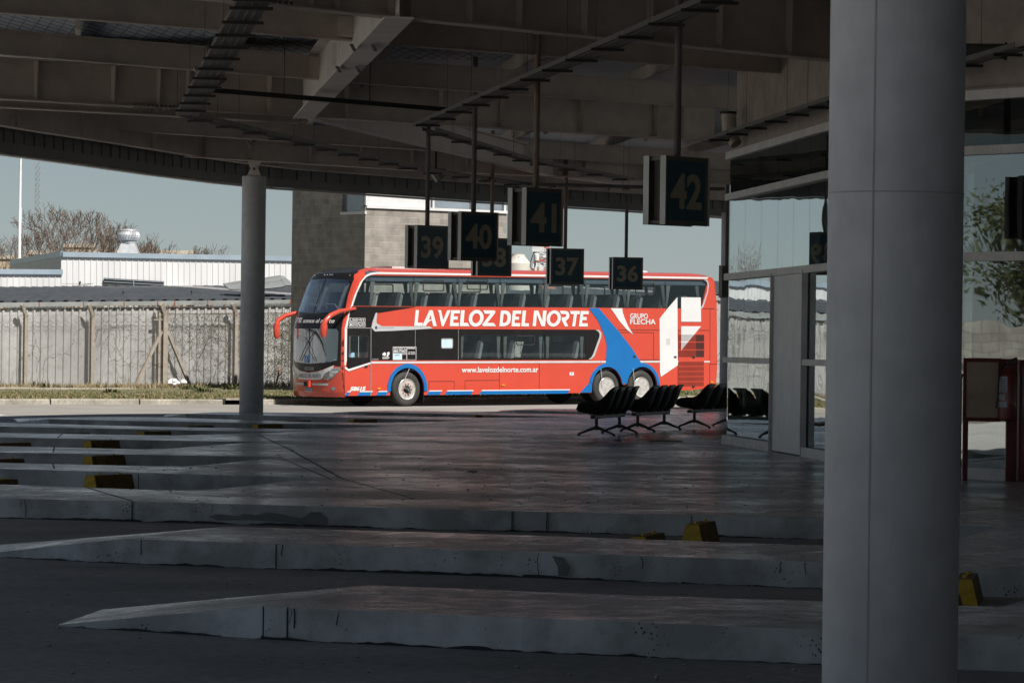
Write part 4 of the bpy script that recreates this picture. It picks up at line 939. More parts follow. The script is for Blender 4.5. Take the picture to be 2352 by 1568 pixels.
# side windows
ub=[-1.38,.25,1.89,3.51,5.19,6.80,8.48,10.07]
wins=[]
for side,yo in ((0,.004),(1,WD-.004)):
    ww=[plate('window',[[(-2.09,2.98),(-1.86,3.4),(-1.66,3.72),(-1.52,3.83),(-1.39,3.875),(-1.39,2.98)]],yo,.008,'bus_glass')]
    ed=ub+[11.62]
    for a,b_ in zip(ed,ed[1:]):
        ww.append(plate('window',[[(a+.006,2.98),(b_-.006 if b_<11 else 11.49,2.98)]+([(11.56,3.08),(11.765,3.75),(11.73,3.86),(11.66,3.895)] if b_>11 else [(b_-.006,3.885)])+[(a+.006,3.885)]],yo,.008,'bus_glass'))
    for a,b_,c,d in wl: ww.append(plate('window',[[(a,b_),(c,b_),(c,d),(a,d)]],yo,.008,'bus_glass'))
    ww.append(plate('cab_window',[cab],yo,.008,'bus_glass'))
    strips('window_divider',[(x-.012,x+.012,2.97,3.90) for x in ub],-.002 if side==0 else WD+.006,'interior_dark')
    # opening vents with rounded frames
    vents=((.95,3.60) ,(2.6,3.66),(9.2,3.60)) if side==0 else ((.95,3.50),(4.3,3.6),(7.6,3.52),(9.3,3.5))
    for cx_,cz_ in vents:
        w_=plate('vent_frame',[rrect(cx_-.40,cx_+.40,cz_-.17,cz_+.17,.06),rrect(cx_-.365,cx_+.365,cz_-.135,cz_+.135,.045)],-.004 if side==0 else WD-.03,.012,'rubber_black')
    for cx_,cz_ in (((4.45,1.98),) if side==0 else ((2.8,1.95),(4.4,1.95))):
        plate('vent_frame',[rrect(cx_-.36,cx_+.36,cz_-.15,cz_+.15,.06),rrect(cx_-.33,cx_+.33,cz_-.12,cz_+.12,.045)],-.008 if side==0 else WD-.03,.010,'rubber_black')
tw=plate('toilet_window',[rrect(1.255,1.665,1.745,2.015,.05)],-.010,.006,'placard_pale'); plate('frame',[rrect(1.24,1.68,1.73,2.03,.055),rrect(1.27,1.65,1.76,2.0,.045)],-.013,.008,'trim_grey',tw)
cf=plate('cab_window_frame',[rrect(-2.175,-1.435,1.455,2.115,.07),cab],-.009,.006,'rubber_black')
strips('slider_rail',[(-1.80,-1.785,1.47,2.10),(-2.11,-2.10,1.47,2.10)],.0,'trim_grey',.004,cf)
# livery
ws=[(-2.30,1.24),(-2.295,2.31),(-2.165,2.74),(-1.975,3.24),(-1.745,3.68),(-1.55,3.88),(-1.38,3.955),(-1.15,3.985),(11.80,3.985),(11.78,3.925),(-1.15,3.925),(-1.37,3.895),(-1.51,3.84),(-1.65,3.72),(-1.86,3.36),(-2.09,2.78),(-2.21,2.31),(-2.215,1.38),(-2.25,1.24)]
plate('white_stripe',[ws],-.003,.008,'bus_white')
strips('waist_stripe',[(-1.33,7.42,1.285,1.345),(7.43,10.58,1.285,1.345),(11.66,11.9,1.285,1.335)],0,'trim_white',.005)
plate('door_stripe',[[(-2.285,1.215),(-2.15,1.125),(-1.36,1.325),(-1.36,1.275),(-2.15,1.06),(-2.285,1.14)]],-.009,.006,'bus_white')
def ring(cx,a0,a1,r0=.615,r1=.735,cz=.54): return arc(cx,cz,r1,a0,a1,20)+arc(cx,cz,r0,a1,a0,20)
fa=[(-.735,.46)]+arc(0,.54,.735,180,0,24)+[(.735,.46),(.615,.46)]+arc(0,.54,.615,0,180,24)+[(-.615,.46)]
plate('front_wheel_arch',[fa],-.006,.024,'bus_blue')
sw=[(6.95,.38),(6.95,.54)]+arc(7.69,.54,.735,180,95,10)+[(7.64,1.39),(7.66,1.84),(7.60,2.05),(7.51,2.25),(7.31,2.59),(6.94,2.975),(7.33,2.975),(8.09,2.31),(8.69,1.73),(8.97,1.39),(9.05,1.28)]+arc(9.10,.54,.735,90,0,12)+[(9.835,.42),(9.72,.42),(9.72,.54)]+arc(9.10,.54,.615,4,172,18)+[(8.42,.64),(8.37,.64)]+arc(7.69,.54,.615,8,180,18)+[(7.075,.38)]
plate('blue_swoosh',[sw],-.003,.008,'bus_blue')
for cx in (7.69,9.10): plate('rear_wheel_arch',[ring(cx,168 if cx<8 else 130,50 if cx<8 else 8,.618,.70)],-.010,.020,'bus_blue')
plate('white_sliver',[[(7.81,2.975),(8.28,2.975),(8.30,2.84),(8.38,2.67),(8.52,2.42),(8.73,2.16),(8.45,2.33),(8.15,2.60),(7.98,2.80)]],-.003,.006,'bus_white')
plate('white_arrow',[[(10.53,3.34),(10.56,1.39),(10.565,1.20),(9.87,.84),(9.83,1.0),(9.80,2.66),(10.15,3.0)]],-.004,.006,'bus_white')
plate('white_arrow',[[(10.69,3.34),(11.50,3.34),(11.52,2.57),(10.69,2.57)]],-.004,.006,'bus_white')
plate('white_arrow',[[(10.69,2.43),(11.52,2.43),(10.70,1.67)]],-.004,.006,'bus_white')
loops=list(LOGO)
for n_,lp in enumerate(loops): pass
lg=plate('side_lettering',loops,-.004,.006,'bus_white')
stext('side_lettering','GRUPO',8.60,2.655,.72,.165,'bus_white',-.005,bold=.02); stext('side_lettering','FLECHA',8.60,2.48,1.04,.165,'bus_white',-.005,bold=.02)
stext('web_address','www.lavelozdelnorte.com.ar',2.02,1.005,2.94,.17,'bus_white',-.004,bold=.022)
stext('fleet_number','58615',-2.10,.48,.58,.135,'bus_white',-.004,bold=.06,shear=.25)
bl=[]
for a,b_ in ((-2.25,-2.12),(-1.80,-1.32),(-1.12,-.74),(.74,1.24),(1.42,2.42),(2.72,6.22)): bl.append((a,b_))
for a,b_ in bl:
    mb=MB();mw=MB()
    for tgt,z0,z1 in ((mb,.345,.445),(mw,.447,.478)):
        e=.07; s0=(z0-.345)*.75; s1=(z1-.345)*.75
        v=[(a+s0-.02,z0),(b_-.04+s0 if b_<6 else b_-.1+s0,z0),(b_-.04+s1 if b_<6 else b_-.1+s1,z1),(a+s1-.02,z1)]
        tgt.add([(x,-.005,z) for x,z in v]+[(x,0.004,z) for x,z in v],[(0,1,2,3),(7,6,5,4),(0,4,5,1),(1,5,6,2),(2,6,7,3),(3,7,4,0)])
    obj('sill_stripe_edge',mw,'bus_white',obj('sill_stripe',mb,'bus_blue',bus))
plate('blue_wedge',[[(6.62,.37),(6.95,.37),(6.95,.66)]],-.003,.006,'bus_blue')
strips('panel_seam',[(.03,.042,.98+.27,1.345),(3.46,3.47,.36,1.28),(5.0,5.01,.36,1.28),(7.42,7.43,1.0+.26,1.36),(-1.352,-1.34,.34,1.28),(-2.29,-2.28,.34,1.20),(7.99,8.0,1.39,2.30),(9.56,9.57,1.39,2.23),(7.99,9.57,2.225,2.235),(11.90,11.91,.5,2.98),(7.45,11.9,2.30,2.31),(7.6,10.6,1.375,1.385),(10.0,10.01,1.39,2.22),(10.57,10.58,.6,2.30),(11.91,12.2,1.23,1.24),(.8,1.75,.745,.755),(.8,.808,.48,.745),(1.745,1.753,.48,.745),(2.15,3.45,.765,.773),(2.15,2.158,.48,.765),(11.60,12.1,2.985,2.995)],0,'seam_dark',.0045)
rects=[];dark=[]
for r_ in range(3):
    for k in range(24):
        x=10.60+k*.0445; z0=1.46+r_*.245; (dark if (k>15 and r_<3) else rects).append((x,x+.018 if k<=15 else x+.028,z0,z0+.215))
for r_ in range(5):
    for k in range(24): x=10.60+k*.0445; rects.append((x,x+.015,.54+r_*.16,.54+r_*.16+.135))
gr=strips('engine_grille',[q for q in rects if q[2]>1.4],-.0045,'seam_dark',.004); strips('lower_engine_grille',[q for q in rects if q[2]<1.4],-.0045,'seam_dark',.004); strips('grille_slots',dark,-.0045,'under_black',.004,gr)
# silver spear with badge
sp=plate('silver_spear',[[(-1.13,2.79),(-1.19,2.77),(-1.30,2.50),(-1.34,2.35),(-1.22,2.235),(-.6,2.25),(.92,2.325),(.80,2.385),(-.95,2.385),(-1.15,2.47),(-1.16,2.55)]],-.010,.022,'bus_silver')
obj('badge',MB().lathe([(.045,-.026),(.045,-.018)],20,c=(-1.17,0,2.345),axis='Y'),'text_navy',sp)
strips('badge_text',[(-1.08,-.78,2.345,2.352),(-.76,-.52,2.343,2.351)],-.022,'text_navy',.002,sp)
plate('low_window_trim',[[(7.20,2.305),(7.33,2.30),(7.44,2.22),(7.43,2.07),(7.17,1.50),(7.05,1.40),(6.93,1.385),(7.05,1.46),(7.12,1.56),(7.36,2.08),(7.37,2.18),(7.32,2.25)]],-.010,.012,'bus_silver')
plate('rear_window_trim',[[(11.62,3.90),(11.74,3.90),(11.80,3.85),(11.84,3.75),(11.80,3.50),(11.62,3.06),(11.55,2.99),(11.48,2.985),(11.58,3.1),(11.76,3.52),(11.785,3.75),(11.74,3.85)]],-.004,.010,'bus_silver')
# pictogram squares and notices
ic=[];
for r_ in range(2):
    for k in range(4):
        x=-2.145+k*.152; z=2.505-r_*.138
        q=plate('pictogram',[rrect(x,x+.135,z,z+.12,.015),rrect(x+.012,x+.123,z+.012,z+.108,.01)],-.010,.004,'bus_white')
        sh=[[[(.03,.085),(.045,.095),(.065,.05),(.105,.025),(.095,.02),(.05,.035)]],[arc(.067,.06,.04,0,340,14,.03),arc(.067,.06,.018,0,340,10)],[[(.02,.065),(.06,.07),(.11,.085),(.115,.06),(.08,.05),(.06,.055),(.02,.055)]],[[(.06,.02),(.075,.02),(.075,.1),(.06,.1)],[(.03,.055),(.055,.055),(.055,.066),(.03,.066)],[(.08,.055),(.105,.055),(.105,.066),(.08,.066)]],
            [[(.04,.03),(.09,.03),(.105,.07),(.1,.085),(.035,.085),(.03,.06)]],None,[[(.025,.09),(.045,.1),(.11,.035),(.1,.02),(.06,.045)]],[rrect(.03,.105,.035,.09,.01),rrect(.042,.093,.047,.078,.006)]][r_*4+k]
        if sh: plate('symbol',[[(x+a,z+b_) for a,b_ in lp] for lp in sh],-.010,.004,'bus_white',q)
        else: stext('symbol','WC',x+.025,z+.035,.085,.05,'bus_white',-.010,q,bold=.03)
nb_=plate('notice',[[(-.545,1.39),(.315,1.39),(.315,1.78),(-.545,1.78)]],-.010,.004,'bus_white')
strips('notice_field',[(-.53,-.045,1.59,1.765),(-.21,-.045,1.40,1.575),(-.025,.30,1.40,1.765)],-.012,'bus_black',.002,nb_); strips('notice_field',[(-.53,-.22,1.40,1.575)],-.012,'placard_pale',.002,nb_)
stext('notice_text','RECLAMOS AL',-.51,1.715,.44,.038,'bus_white',-.0155,nb_,bold=.03); stext('notice_text','0800-7776427',-.52,1.605,.465,.09,'bus_white',-.0155,nb_,bold=.02)
stext('notice_text','EMPRESA',-.015,1.715,.30,.038,'bus_white',-.0155,nb_,bold=.03); stext('notice_text','LA VELOZ',.02,1.605,.24,.033,'bus_white',-.0155,nb_,bold=.03); stext('notice_text','DEL NORTE',.005,1.555,.27,.033,'bus_white',-.0155,nb_,bold=.03)
stext('notice_text','COCHE',-.20,1.55,.145,.02,'bus_white',-.0155,nb_,bold=.03); stext('notice_text','CNRT',-.49,1.51,.2,.045,'text_navy',-.0155,nb_)
em=plate('emblem',[[(-.93,1.57),(-.86,1.62),(-.80,1.60),(-.79,1.55),(-.83,1.50),(-.87,1.53),(-.91,1.51),(-.92,1.54)],[(-.78,1.50),(-.75,1.56),(-.76,1.61),(-.69,1.63),(-.66,1.60),(-.68,1.55),(-.72,1.50),(-.75,1.48)]],-.010,.004,'bus_white')
strips('emblem_text',[(-.93,-.67,1.455,1.475),(-.93,-.70,1.425,1.44)],-.008,'bus_white',.004,em)
strips('maker_name',[],-.008,'trim_grey') if 0 else stext('maker_name','SCANIA',-1.30,1.395,.24,.035,'trim_grey',-.010,bp,bold=.02)
lb=strips('label',[(6.19,6.36,.90,1.00)],0,'bus_white',.005); strips('label_print',[(6.23,6.32,.965,.975),(6.24,6.31,.93,.94)],-.005,'seam_dark',.002,lb)
strips('label',[(10.08,10.24,1.84,2.04)],-.006,'trim_white',.003)
for x,z in ((-1.05,.55),(3.6,.62),(11.98,.66)): obj('side_marker',MB().box(x-.06,x+.06,-.02,0,z-.022,z+.022),'amber_lens',bus)
for x,z in ((-1.52,1.20),(8.78,1.48),(10.45,1.46),(11.22,1.46),(10.42,.53),(11.22,.53)): obj('handle',MB().box(x-.05,x+.05,-.018,0,z-.03,z+.03),'rubber_black',bus)
# front shell
FY0,FY1=.0,2.6
wsl=[(.17,1.38),(.5,1.31),(1.3,1.27),(2.1,1.31),(2.43,1.38),(2.45,2.22),(2.38,2.31),(1.3,2.325),(.22,2.31),(.15,2.22)]
wsu=[(.20,2.88),(.28,2.81),(1.3,2.75),(2.32,2.81),(2.40,2.88),(2.36,3.70),(2.26,3.76),(1.3,3.79),(.34,3.76),(.24,3.70)]
front('front_panel',[[(0,.3),(2.6,.3),(2.6,4.12),(0,4.12)],wsl,wsu],0,'bus_red',step=.08)
def shrink(lp,k,cy,cz): return [(cy+(y-cy)*k,cz+(z-cz)*k) for y,z in lp]
front('front_mask',[[(.07,1.20),(.30,1.235),(.55,1.14),(.85,1.06),(1.3,1.02),(1.75,1.06),(2.05,1.14),(2.3,1.235),(2.53,1.20),(2.53,2.36),(2.50,2.84),(2.44,3.3),(2.42,3.80),(2.3,4.0),(2.0,4.115),(.6,4.115),(.3,4.0),(.18,3.80),(.16,3.3),(.10,2.84),(.07,2.36)],wsl,wsu],.006,'bus_black',step=.08)
w1=front('windshield',[shrink(wsl,1.0,1.3,1.8)],.002,'windshield_glass'); w2=front('windshield',[wsu],.002,'windshield_glass')
front('center_seal',[[(1.285,2.76),(1.315,2.76),(1.315,3.79),(1.285,3.79)]],.009,'rubber_black',w2); front('center_seal',[[(1.287,1.28),(1.313,1.28),(1.313,2.32),(1.287,2.32)]],.009,'rubber_black',w1)
front('front_lettering',[[(2.34,2.44),(2.33,2.46),(2.34,2.47)]],.010,'bus_white')
ftext('front_lettering','LAVELOZ',2.24,2.475,.42,.15,'bus_white',.012,bus,bold=.03,shear=.2); ftext('front_lettering','somos el norte',1.74,2.475,1.42,.13,'bus_white',.012,bus,bold=.01,shear=.2)
front('grille_band',[[(.26,1.235),(.62,1.10),(.9,1.035),(1.3,1.0),(1.75,1.045),(2.1,1.17),(2.3,1.235),(2.36,1.1),(2.2,.98),(1.86,.81),(1.3,.79),(.74,.81),(.55,.93),(.28,1.12)]],.010,'bus_white')
ftext('front_lettering','LAVELOZ DEL NORTE',1.86,.855,1.14,.115,'text_navy',.014,bus,bold=-.005)
front('body_badge',[rrect(1.03,1.53,1.085,1.17,.03),rrect(1.045,1.515,1.098,1.157,.02)],.011,'trim_grey'); ftext('body_badge_text','METALSUR',1.48,1.105,.40,.042,'trim_grey',.012,bus,bold=.01)
wc=front('access_sticker',[rrect(1.30,1.53,1.30,1.51,.012)],.010,'bus_blue')
front('access_symbol',[arc(1.41,1.375,.045,0,330,14),arc(1.41,1.375,.028,0,330,12),[(1.43,1.42),(1.405,1.42),(1.405,1.47),(1.43,1.47)],arc(1.418,1.485,.012,0,330,8)],.013,'bus_white',wc)
hl=[(.66,.85),(.57,.98),(.30,1.125),(.085,1.19),(.075,1.10),(.26,.90),(.46,.79)]
for lp in (hl,[(2.6-y,z) for y,z in hl]):
    h=front('headlight',[lp],.016,'lamp_lens',step=.05); c_y=sum(p[0] for p in lp)/len(lp)
    front('lamp_eyebrow',[[(y,z) for y,z in (lp[1],lp[2],lp[3])]+[(lp[3][0]*1.0,lp[3][1]-.02),(lp[2][0],lp[2][1]-.02),(lp[1][0],lp[1][1]-.02)]],.020,'chrome',h,step=.05)
    front('reflector',[arc(c_y,.95,.06,0,340,14)],.019,'chrome',h,step=.05)
for lp in ([(.36,.59),(.21,.60),(.23,.52),(.34,.48)],): 
    for q in (lp,[(2.6-y,z) for y,z in lp]): front('fog_light',[q],.010,'lamp_lens')
front('bumper_stripe',[[(.47,.635),(2.13,.635),(2.13,.70),(.44,.70)]],.006,'trim_white')
pl=front('number_plate',[[(1.13,.44),(1.51,.44),(1.51,.56),(1.13,.56)]],.012,'trim_white'); front('plate_header',[[(1.135,.537),(1.505,.537),(1.505,.558),(1.135,.558)]],.015,'bus_blue',pl); ftext('plate_text','AH 138 QC',1.495,.452,.35,.07,'text_navy',.016,pl)
fb=obj('tow_cover',MB().box(-2.76,-2.66,1.17,1.43,.585,.765),'bus_red',bus); obj('sensor',MB().box(-2.79,-2.76,1.20,1.37,.61,.74),'under_black',fb)
for y in (1.08,1.18,1.32,1.46,.36,2.1):
    x,yy,zz=S(y,3.895,.01); obj('marker_lamp',MB().lathe([(.028,0),(.02,.02)],10,mat=Matrix.Translation((x,yy,zz))@Euler((0,R(-55),0)).to_matrix().to_4x4()),'lamp_lens',bus)
for a,b_ in (((1.75,1.36),(1.05,2.2)),((.95,1.34),(1.5,2.05))):
    p=[S(a[0],a[1],.04),S((a[0]+b_[0])/2,(a[1]+b_[1])/2,.06),S(b_[0],b_[1],.03)]; obj('wiper',MB().tube(p,.012,6),'rubber_black',bus)
# roof, rear, interior shell
mb=MB();ny_=20
for y_ in range(ny_+1):
    y=WD*y_/ny_; t=abs((y-1.3)/1.3); x0=S(y,4.12)[0]; zz=4.12-.12*t**5
    for x in (x0,3,7,11.4,11.85,12.0+.0): mb.v.append((x,y,zz+(.0 if x<11 else 0)-(.02 if x==11.85 else .10 if x==12.0 else 0)))
for a in range(ny_):
    for b_ in range(5): q=a*6+b_; mb.f.append((q,q+1,q+7,q+6)); mb.m.append(0)
obj('roof',mb,'bus_red',bus,smooth='all')
mb=MB(); pr=[(12.0,4.02),(12.08,3.85),(12.17,3.15),(12.2,1.2),(12.16,.5),(12.1,.42)]
for y in [WD*k/10 for k in range(11)]:
    t=abs((y-1.3)/1.3)
    for x,z in pr: mb.v.append((x-.03*t**4+.015,y,z-(.12*t**5 if z>4 else 0)))
for a in range(10):
    for b_ in range(5): q=a*6+b_; mb.f.append((q,q+6,q+7,q+1)); mb.m.append(0)
obj('rear_panel',mb.flip(),'bus_red',bus,smooth=True)
obj('roof_hatch',MB().box(1.9,3.3,.5,2.1,4.12,4.155),'interior_dark',bus); obj('roof_unit',MB().box(.0,.9,.8,1.9,4.12,4.17),'trim_white',bus)
obj('roof_unit',MB().lathe([(.62,0),(.60,.05),(.4,.075),(.1,.085)],20,mat=Matrix.Translation((9.5,1.1,4.11))@Matrix.Diagonal((1,.8,1,1))),'trim_white',bus,smooth=True)
obj('roof_unit',MB().box(6.75,7.1,.6,1.6,4.12,4.15),'interior_dark',bus)
mb=MB(); mb.box(-2.25,11.9,.06,2.54,2.36,2.46); mb.box(-1.2,11.9,.06,2.54,1.05,1.12); mb.box(-1.22,-1.18,.06,2.54,.5,2.36); mb.box(7.0,7.05,.06,2.54,.5,2.36); mb.box(11.85,11.9,.06,2.54,1.0,3.9)
mb.box(-2.3,-1.2,.06,2.54,.62,.68); mb.box(-2.35,-2.2,.25,2.35,.7,1.22); mb.box(-.3,1.9,1.6,2.5,1.1,2.36)
obj('decks',mb,'interior_dark',bus)
mb=MB(); mb.box(-1.5,11.8,.06,.42,3.72,3.80); mb.box(-1.5,11.8,2.18,2.54,3.68,3.74); mb.box(-1.3,11.8,.05,2.55,4.0-.02,4.02); mb.box(-1.5,11.8,.06,.08,3.8,4.0); mb.box(-1.5,11.8,2.40,2.42,3.74,4.0); mb.box(1.9,7.0,.06,.4,2.2,2.3);mb.box(1.9,7.0,2.2,2.54,2.2,2.3)
obj('luggage_rack',mb,'interior_blue',bus)
obj('chassis',MB().box(.8,6.8,.25,2.35,.40,1.0).box(-.7,.7,.5,2.1,.35,1.0).box(-2.2,-.72,.2,2.4,.32,.6).box(6.95,9.8,.5,2.1,.35,1.1).box(9.9,11.9,.2,2.4,.5,1.1).box(-.75,.75,.06,2.54,1.17,1.2).box(6.95,9.85,.06,2.54,1.17,1.2),'under_black',bus)
# seats
s0=None
def busseat(x,y,z):
    global s0
    if s0 is None:
        mb=MB()
        for (q,m_) in (([(0,0),(.10,-.02),(.30,.62),(.40,.98),(.36,1.08),(.26,1.09),(.20,.98),(.12,.62),(-.06,.06)],0),([(-.42,.0),(.06,-.05),(.06,.1),(-.40,.14)],0)):
            for y0,y1 in ((.02,.47),(.51,.96)):
                n=len(q); v=[(a,y0,b_) for a,b_ in q]+[(a,y1,b_) for a,b_ in q]
                mb.add(v,[tuple(range(n)),tuple(range(2*n-1,n-1,-1))]+[(i,n+i,n+(i+1)%n,(i+1)%n) for i in range(n)],m_)
        q=[(.02,.0),(.13,-.02),(.33,.62),(.41,.98),(.36,1.06),(.31,.98),(.22,.62)]
        for y0,y1 in ((-.012,.015),(.965,.992)):
            n=len(q); v=[(a,y0,b_) for a,b_ in q]+[(a,y1,b_) for a,b_ in q]
            mb.add(v,[tuple(range(n)),tuple(range(2*n-1,n-1,-1))]+[(i,n+i,n+(i+1)%n,(i+1)%n) for i in range(n)],1)
        mb.box(-.3,.1,.1,.86,-.38,-.02,0)
        s0=obj('passenger_seat',mb,['seat_leather','seat_side'],bus); s0.location=(x,y,z)
    else:
        o=s0.copy(); COL.objects.link(o); o.location=(x,y,z)
for k in range(14):
    x=-1.45+k*.93
    if k in (0,): x=-1.5
    for y in (.10,1.55): 
        if x<11.2 and not (y>1 and k%3==1): busseat(x+(.22 if y>1 else 0),y,2.31)
for k in range(4):
    for y in ((.10,1.55) if k==1 else (.10,)): busseat(2.5+k*1.25+(.3 if y>1 else 0),y,.88)
# curtains
def curtain(x,z0,z1,y,flare):
    mb=MB(); n=10; w=.145
    for j in range(7):
        for i in range(n+1):
            k=j/6; ww=w*(1-.55*k*(1-.2*k))*1.; xx=x+(i/n-.5)*ww+flare*(k)*.10; mb.v.append((xx,y+(.012 if i%2 else -.012),z0+(z1-z0)*(1-k)))
    for j in range(6):
        for i in range(n): q=j*(n+1)+i; mb.f.append((q,q+n+1,q+n+2,q+1)); mb.m.append(0)
    obj('curtain',mb,'curtain_cloth',bus)
for x in ub+[11.5]:
    for y in (.05,2.55):
        if x>-1: curtain(x-.13,3.0,3.70,y,1)
        if x<11: curtain(x+.13,3.0,3.70,y,-1)
for x in (2.05,3.45,3.70,5.08,5.35,6.7): curtain(x,1.43,2.12,.05,0)
for y in (.35,1.2,2.25): 
    mb=MB(); n=8
    for j in range(5):
        for i in range(n+1): k=j/4; X_,Y_,Z_=S(y,3.70-k*.85,-.08); mb.v.append((X_+(.02 if i%2 else 0),Y_+(i/n-.5)*.16,Z_))
    for j in range(4):
        for i in range(n): q=j*(n+1)+i; mb.f.append((q,q+1,q+n+2,q+n+1)); mb.m.append(0)
    obj('curtain',mb,'curtain_cloth',bus)
obj('front_handrail',MB().tube([(-2.2,.5,2.9),(-2.25,.55,3.02),(-2.25,1.0,3.04),(-2.2,1.05,2.9)],.018,8).tube([(-2.2,1.5,2.9),(-2.25,1.55,3.02),(-2.25,2.0,3.04),(-2.2,2.05,2.9)],.018,8),'trim_grey',bus)
obj('steering_wheel',MB().tube([(-2.1-.05*math.sin(a)*0+.10*math.cos(a),.65+.22*math.sin(a),1.42+.19*math.cos(a)*.6) for a in [2*PI*k/20 for k in range(21)]],.016,6,cap=False),'rubber_black',bus)
# mirrors
mr=obj('mirror_arm',MB().tube([(-1.93,-.01,2.90),(-2.2,-.06,2.87),(-2.6,-.16,2.82),(-2.95,-.22,2.70),(-3.14,-.25,2.56),(-3.22,-.25,2.40)],[.05,.05,.065,.075,.075,.075],10),'bus_red',bus,smooth=True)
obj('mirror_head',MB().tube([(-3.20,-.25,2.50),(-3.225,-.25,2.35),(-3.235,-.25,2.15),(-3.22,-.25,2.05)],[.085,.105,.10,.06],12),'bus_red',mr,smooth=True)
obj('mirror_glass',MB().box(-3.135,-3.128,-.32,-.18,2.12,2.42),'window_grey',mr)
mr=obj('mirror_arm',MB().tube([(-1.90,2.61,2.82),(-2.2,2.72,2.76),(-2.45,2.85,2.68),(-2.66,2.9,2.55),(-2.73,2.9,2.42)],[.05,.06,.07,.075,.075],10),'bus_red',bus,smooth=True)
obj('mirror_head',MB().tube([(-2.72,2.9,2.45),(-2.73,2.9,2.3),(-2.73,2.9,2.1),(-2.70,2.9,2.0)],[.085,.10,.095,.06],12),'bus_red',mr,smooth=True)
# wheels
def wheel(x,y,z,far=False,front_=False):
    r=.52; f=-1 if not far else 1
    w=MB().lathe([(.30,.02),(.34,-.01),(.46,-.012),(.505,.02),(.52,.07),(.52,.22),(.505,.27),(.46,.29),(.30,.28)],56,axis='Y')
    if far: w.v=[(a,-b_,c) for a,b_,c in w.v]; w.flip()
    tr_=MB()
    for q in (.105,.15,.195): tr_.lathe([(.5215,q*(-1 if far else 1)-.004),(.5215,q*(-1 if far else 1)+.004)],40,axis='Y')
    o=obj('wheel',w,'tyre_rubber',bus,smooth=True); o.location=(x,y,z)
    obj('tread_groove',tr_,'under_black',o)
    rm=MB(); k=.015 if front_ else .11
    rm.lathe([(.305,.0),(.315,-.012),(.305,-.018),(.28,.0),(.265,.03),(.262,k+.02),(.20,k),(.15,k-.01),(.148,k+.05)],40,axis='Y')
    if far: rm.v=[(a,-b_,c) for a,b_,c in rm.v]; rm.flip()
    ro=obj('rim',rm,'rim_alloy',o,smooth=True)
    if not far:
        hb=MB().lathe([(.13,.10),(.12,k-.02),(.07,k-.05),(.04,k-.06)],20,axis='Y'); obj('hub',hb,'under_black',ro)
        hm=MB();nm=MB()
        for i in range(10):
            a=2*PI*i/10; nm.lathe([(.017,k+.01),(.017,k-.05),(.01,k-.065)],6,c=(math.cos(a)*.168,0,math.sin(a)*.168),axis='Y')
            a+=PI/10; hm.lathe([(.016,k+.0),(.016,k-.003)],10,c=(math.cos(a)*.228,0,math.sin(a)*.228),axis='Y')
        obj('wheel_nut',nm,'nut_orange',ro); obj('hand_hole',hm,'under_black',ro)
        obj('hub_bracket',MB().bar((-.12,k-.07,.04),(.11,k-.06,-.03),.03,.05).bar((.0,k-.07,-.02),(.09,k-.08,-.11),.03,.05),'chrome',ro)
    return o
for x,fr in ((0,True),(7.69,False),(9.10,False)):
    o=wheel(x,.03,.52,front_=fr); wheel(x+.02,2.57,.52,far=True)
obj('arch_stay',MB().tube([(.05,-.03,1.13),(-.13,-.03,.80)],.010,6),'bus_silver',bus); obj('arch_stay',MB().tube([(7.42,-.02,1.10),(7.46,-.02,.80),(7.5,-.02,.55)],.010,6),'bus_silver',bus); obj('arch_stay',MB().tube([(8.72,-.02,1.10),(8.78,-.02,.6)],.010,6),'bus_silver',bus)
obj('mud_flap',MB().box(.62,.635,.02,.45,.12,.55),'rubber_black',bus); obj('mud_flap',MB().box(9.76,9.775,.02,.5,.12,.6),'rubber_black',bus)
# driver
def bl(x,y,z): return wmat(bus)@Vector((x,y,z))
dp=bl(-1.62,.62,1.12)
drv=bpy.data.meshes.new('person')
joints=[(0,0,0,.15),(-.03,0,.20,.15),(-.06,0,.40,.15),(-.08,0,.52,.07),(-.10,0,.60,.055),(-.12,0,.68,.09),(-.12,0,.78,.10),(-.11,0,.86,.07),   #0-7 spine, head
 (-.06,-.17,.46,.065),(-.17,-.24,.24,.05),(-.42,-.15,.33,.036),(-.47,-.13,.35,.035),   #8-11 near arm
 (-.06,.17,.46,.065),(-.17,.24,.24,.05),(-.42,.15,.33,.036),(-.47,.13,.35,.035),       #12-15 far arm
 (-.04,-.10,-.04,.095),(-.44,-.12,.02,.065),(-.50,-.12,-.38,.045),(-.62,-.12,-.42,.03),
 (-.04,.10,-.04,.095),(-.44,.12,.02,.065),(-.50,.12,-.38,.045),(-.62,.12,-.42,.03),(-.225,0,.76,.02)]
ed=[(0,1),(1,2),(2,3),(3,4),(4,5),(5,6),(6,7),(2,8),(8,9),(9,10),(10,11),(2,12),(12,13),(13,14),(14,15),(0,16),(16,17),(17,18),(18,19),(0,20),(20,21),(21,22),(22,23),(6,24)]
base=len(joints)
for hand,sg in ((11,1),(15,-1)):
    hx,hy,hz,_=joints[hand]
    for i in range(4):
        o_=len(joints); joints+= [(hx-.03,hy-.0,hz+.024-i*.016,.010),(hx-.065+.004*i,hy+.0,hz+.03-i*.018,.009),(hx-.075,hy+sg*.035,hz+.028-i*.018,.008)]
        ed+=[(hand,o_),(o_,o_+1),(o_+1,o_+2)]
    o_=len(joints); joints+=[(hx-.01,hy+sg*.03,hz+.03,.010),(hx-.04,hy+sg*.045,hz+.04,.009)]; ed+=[(hand,o_),(o_,o_+1)]
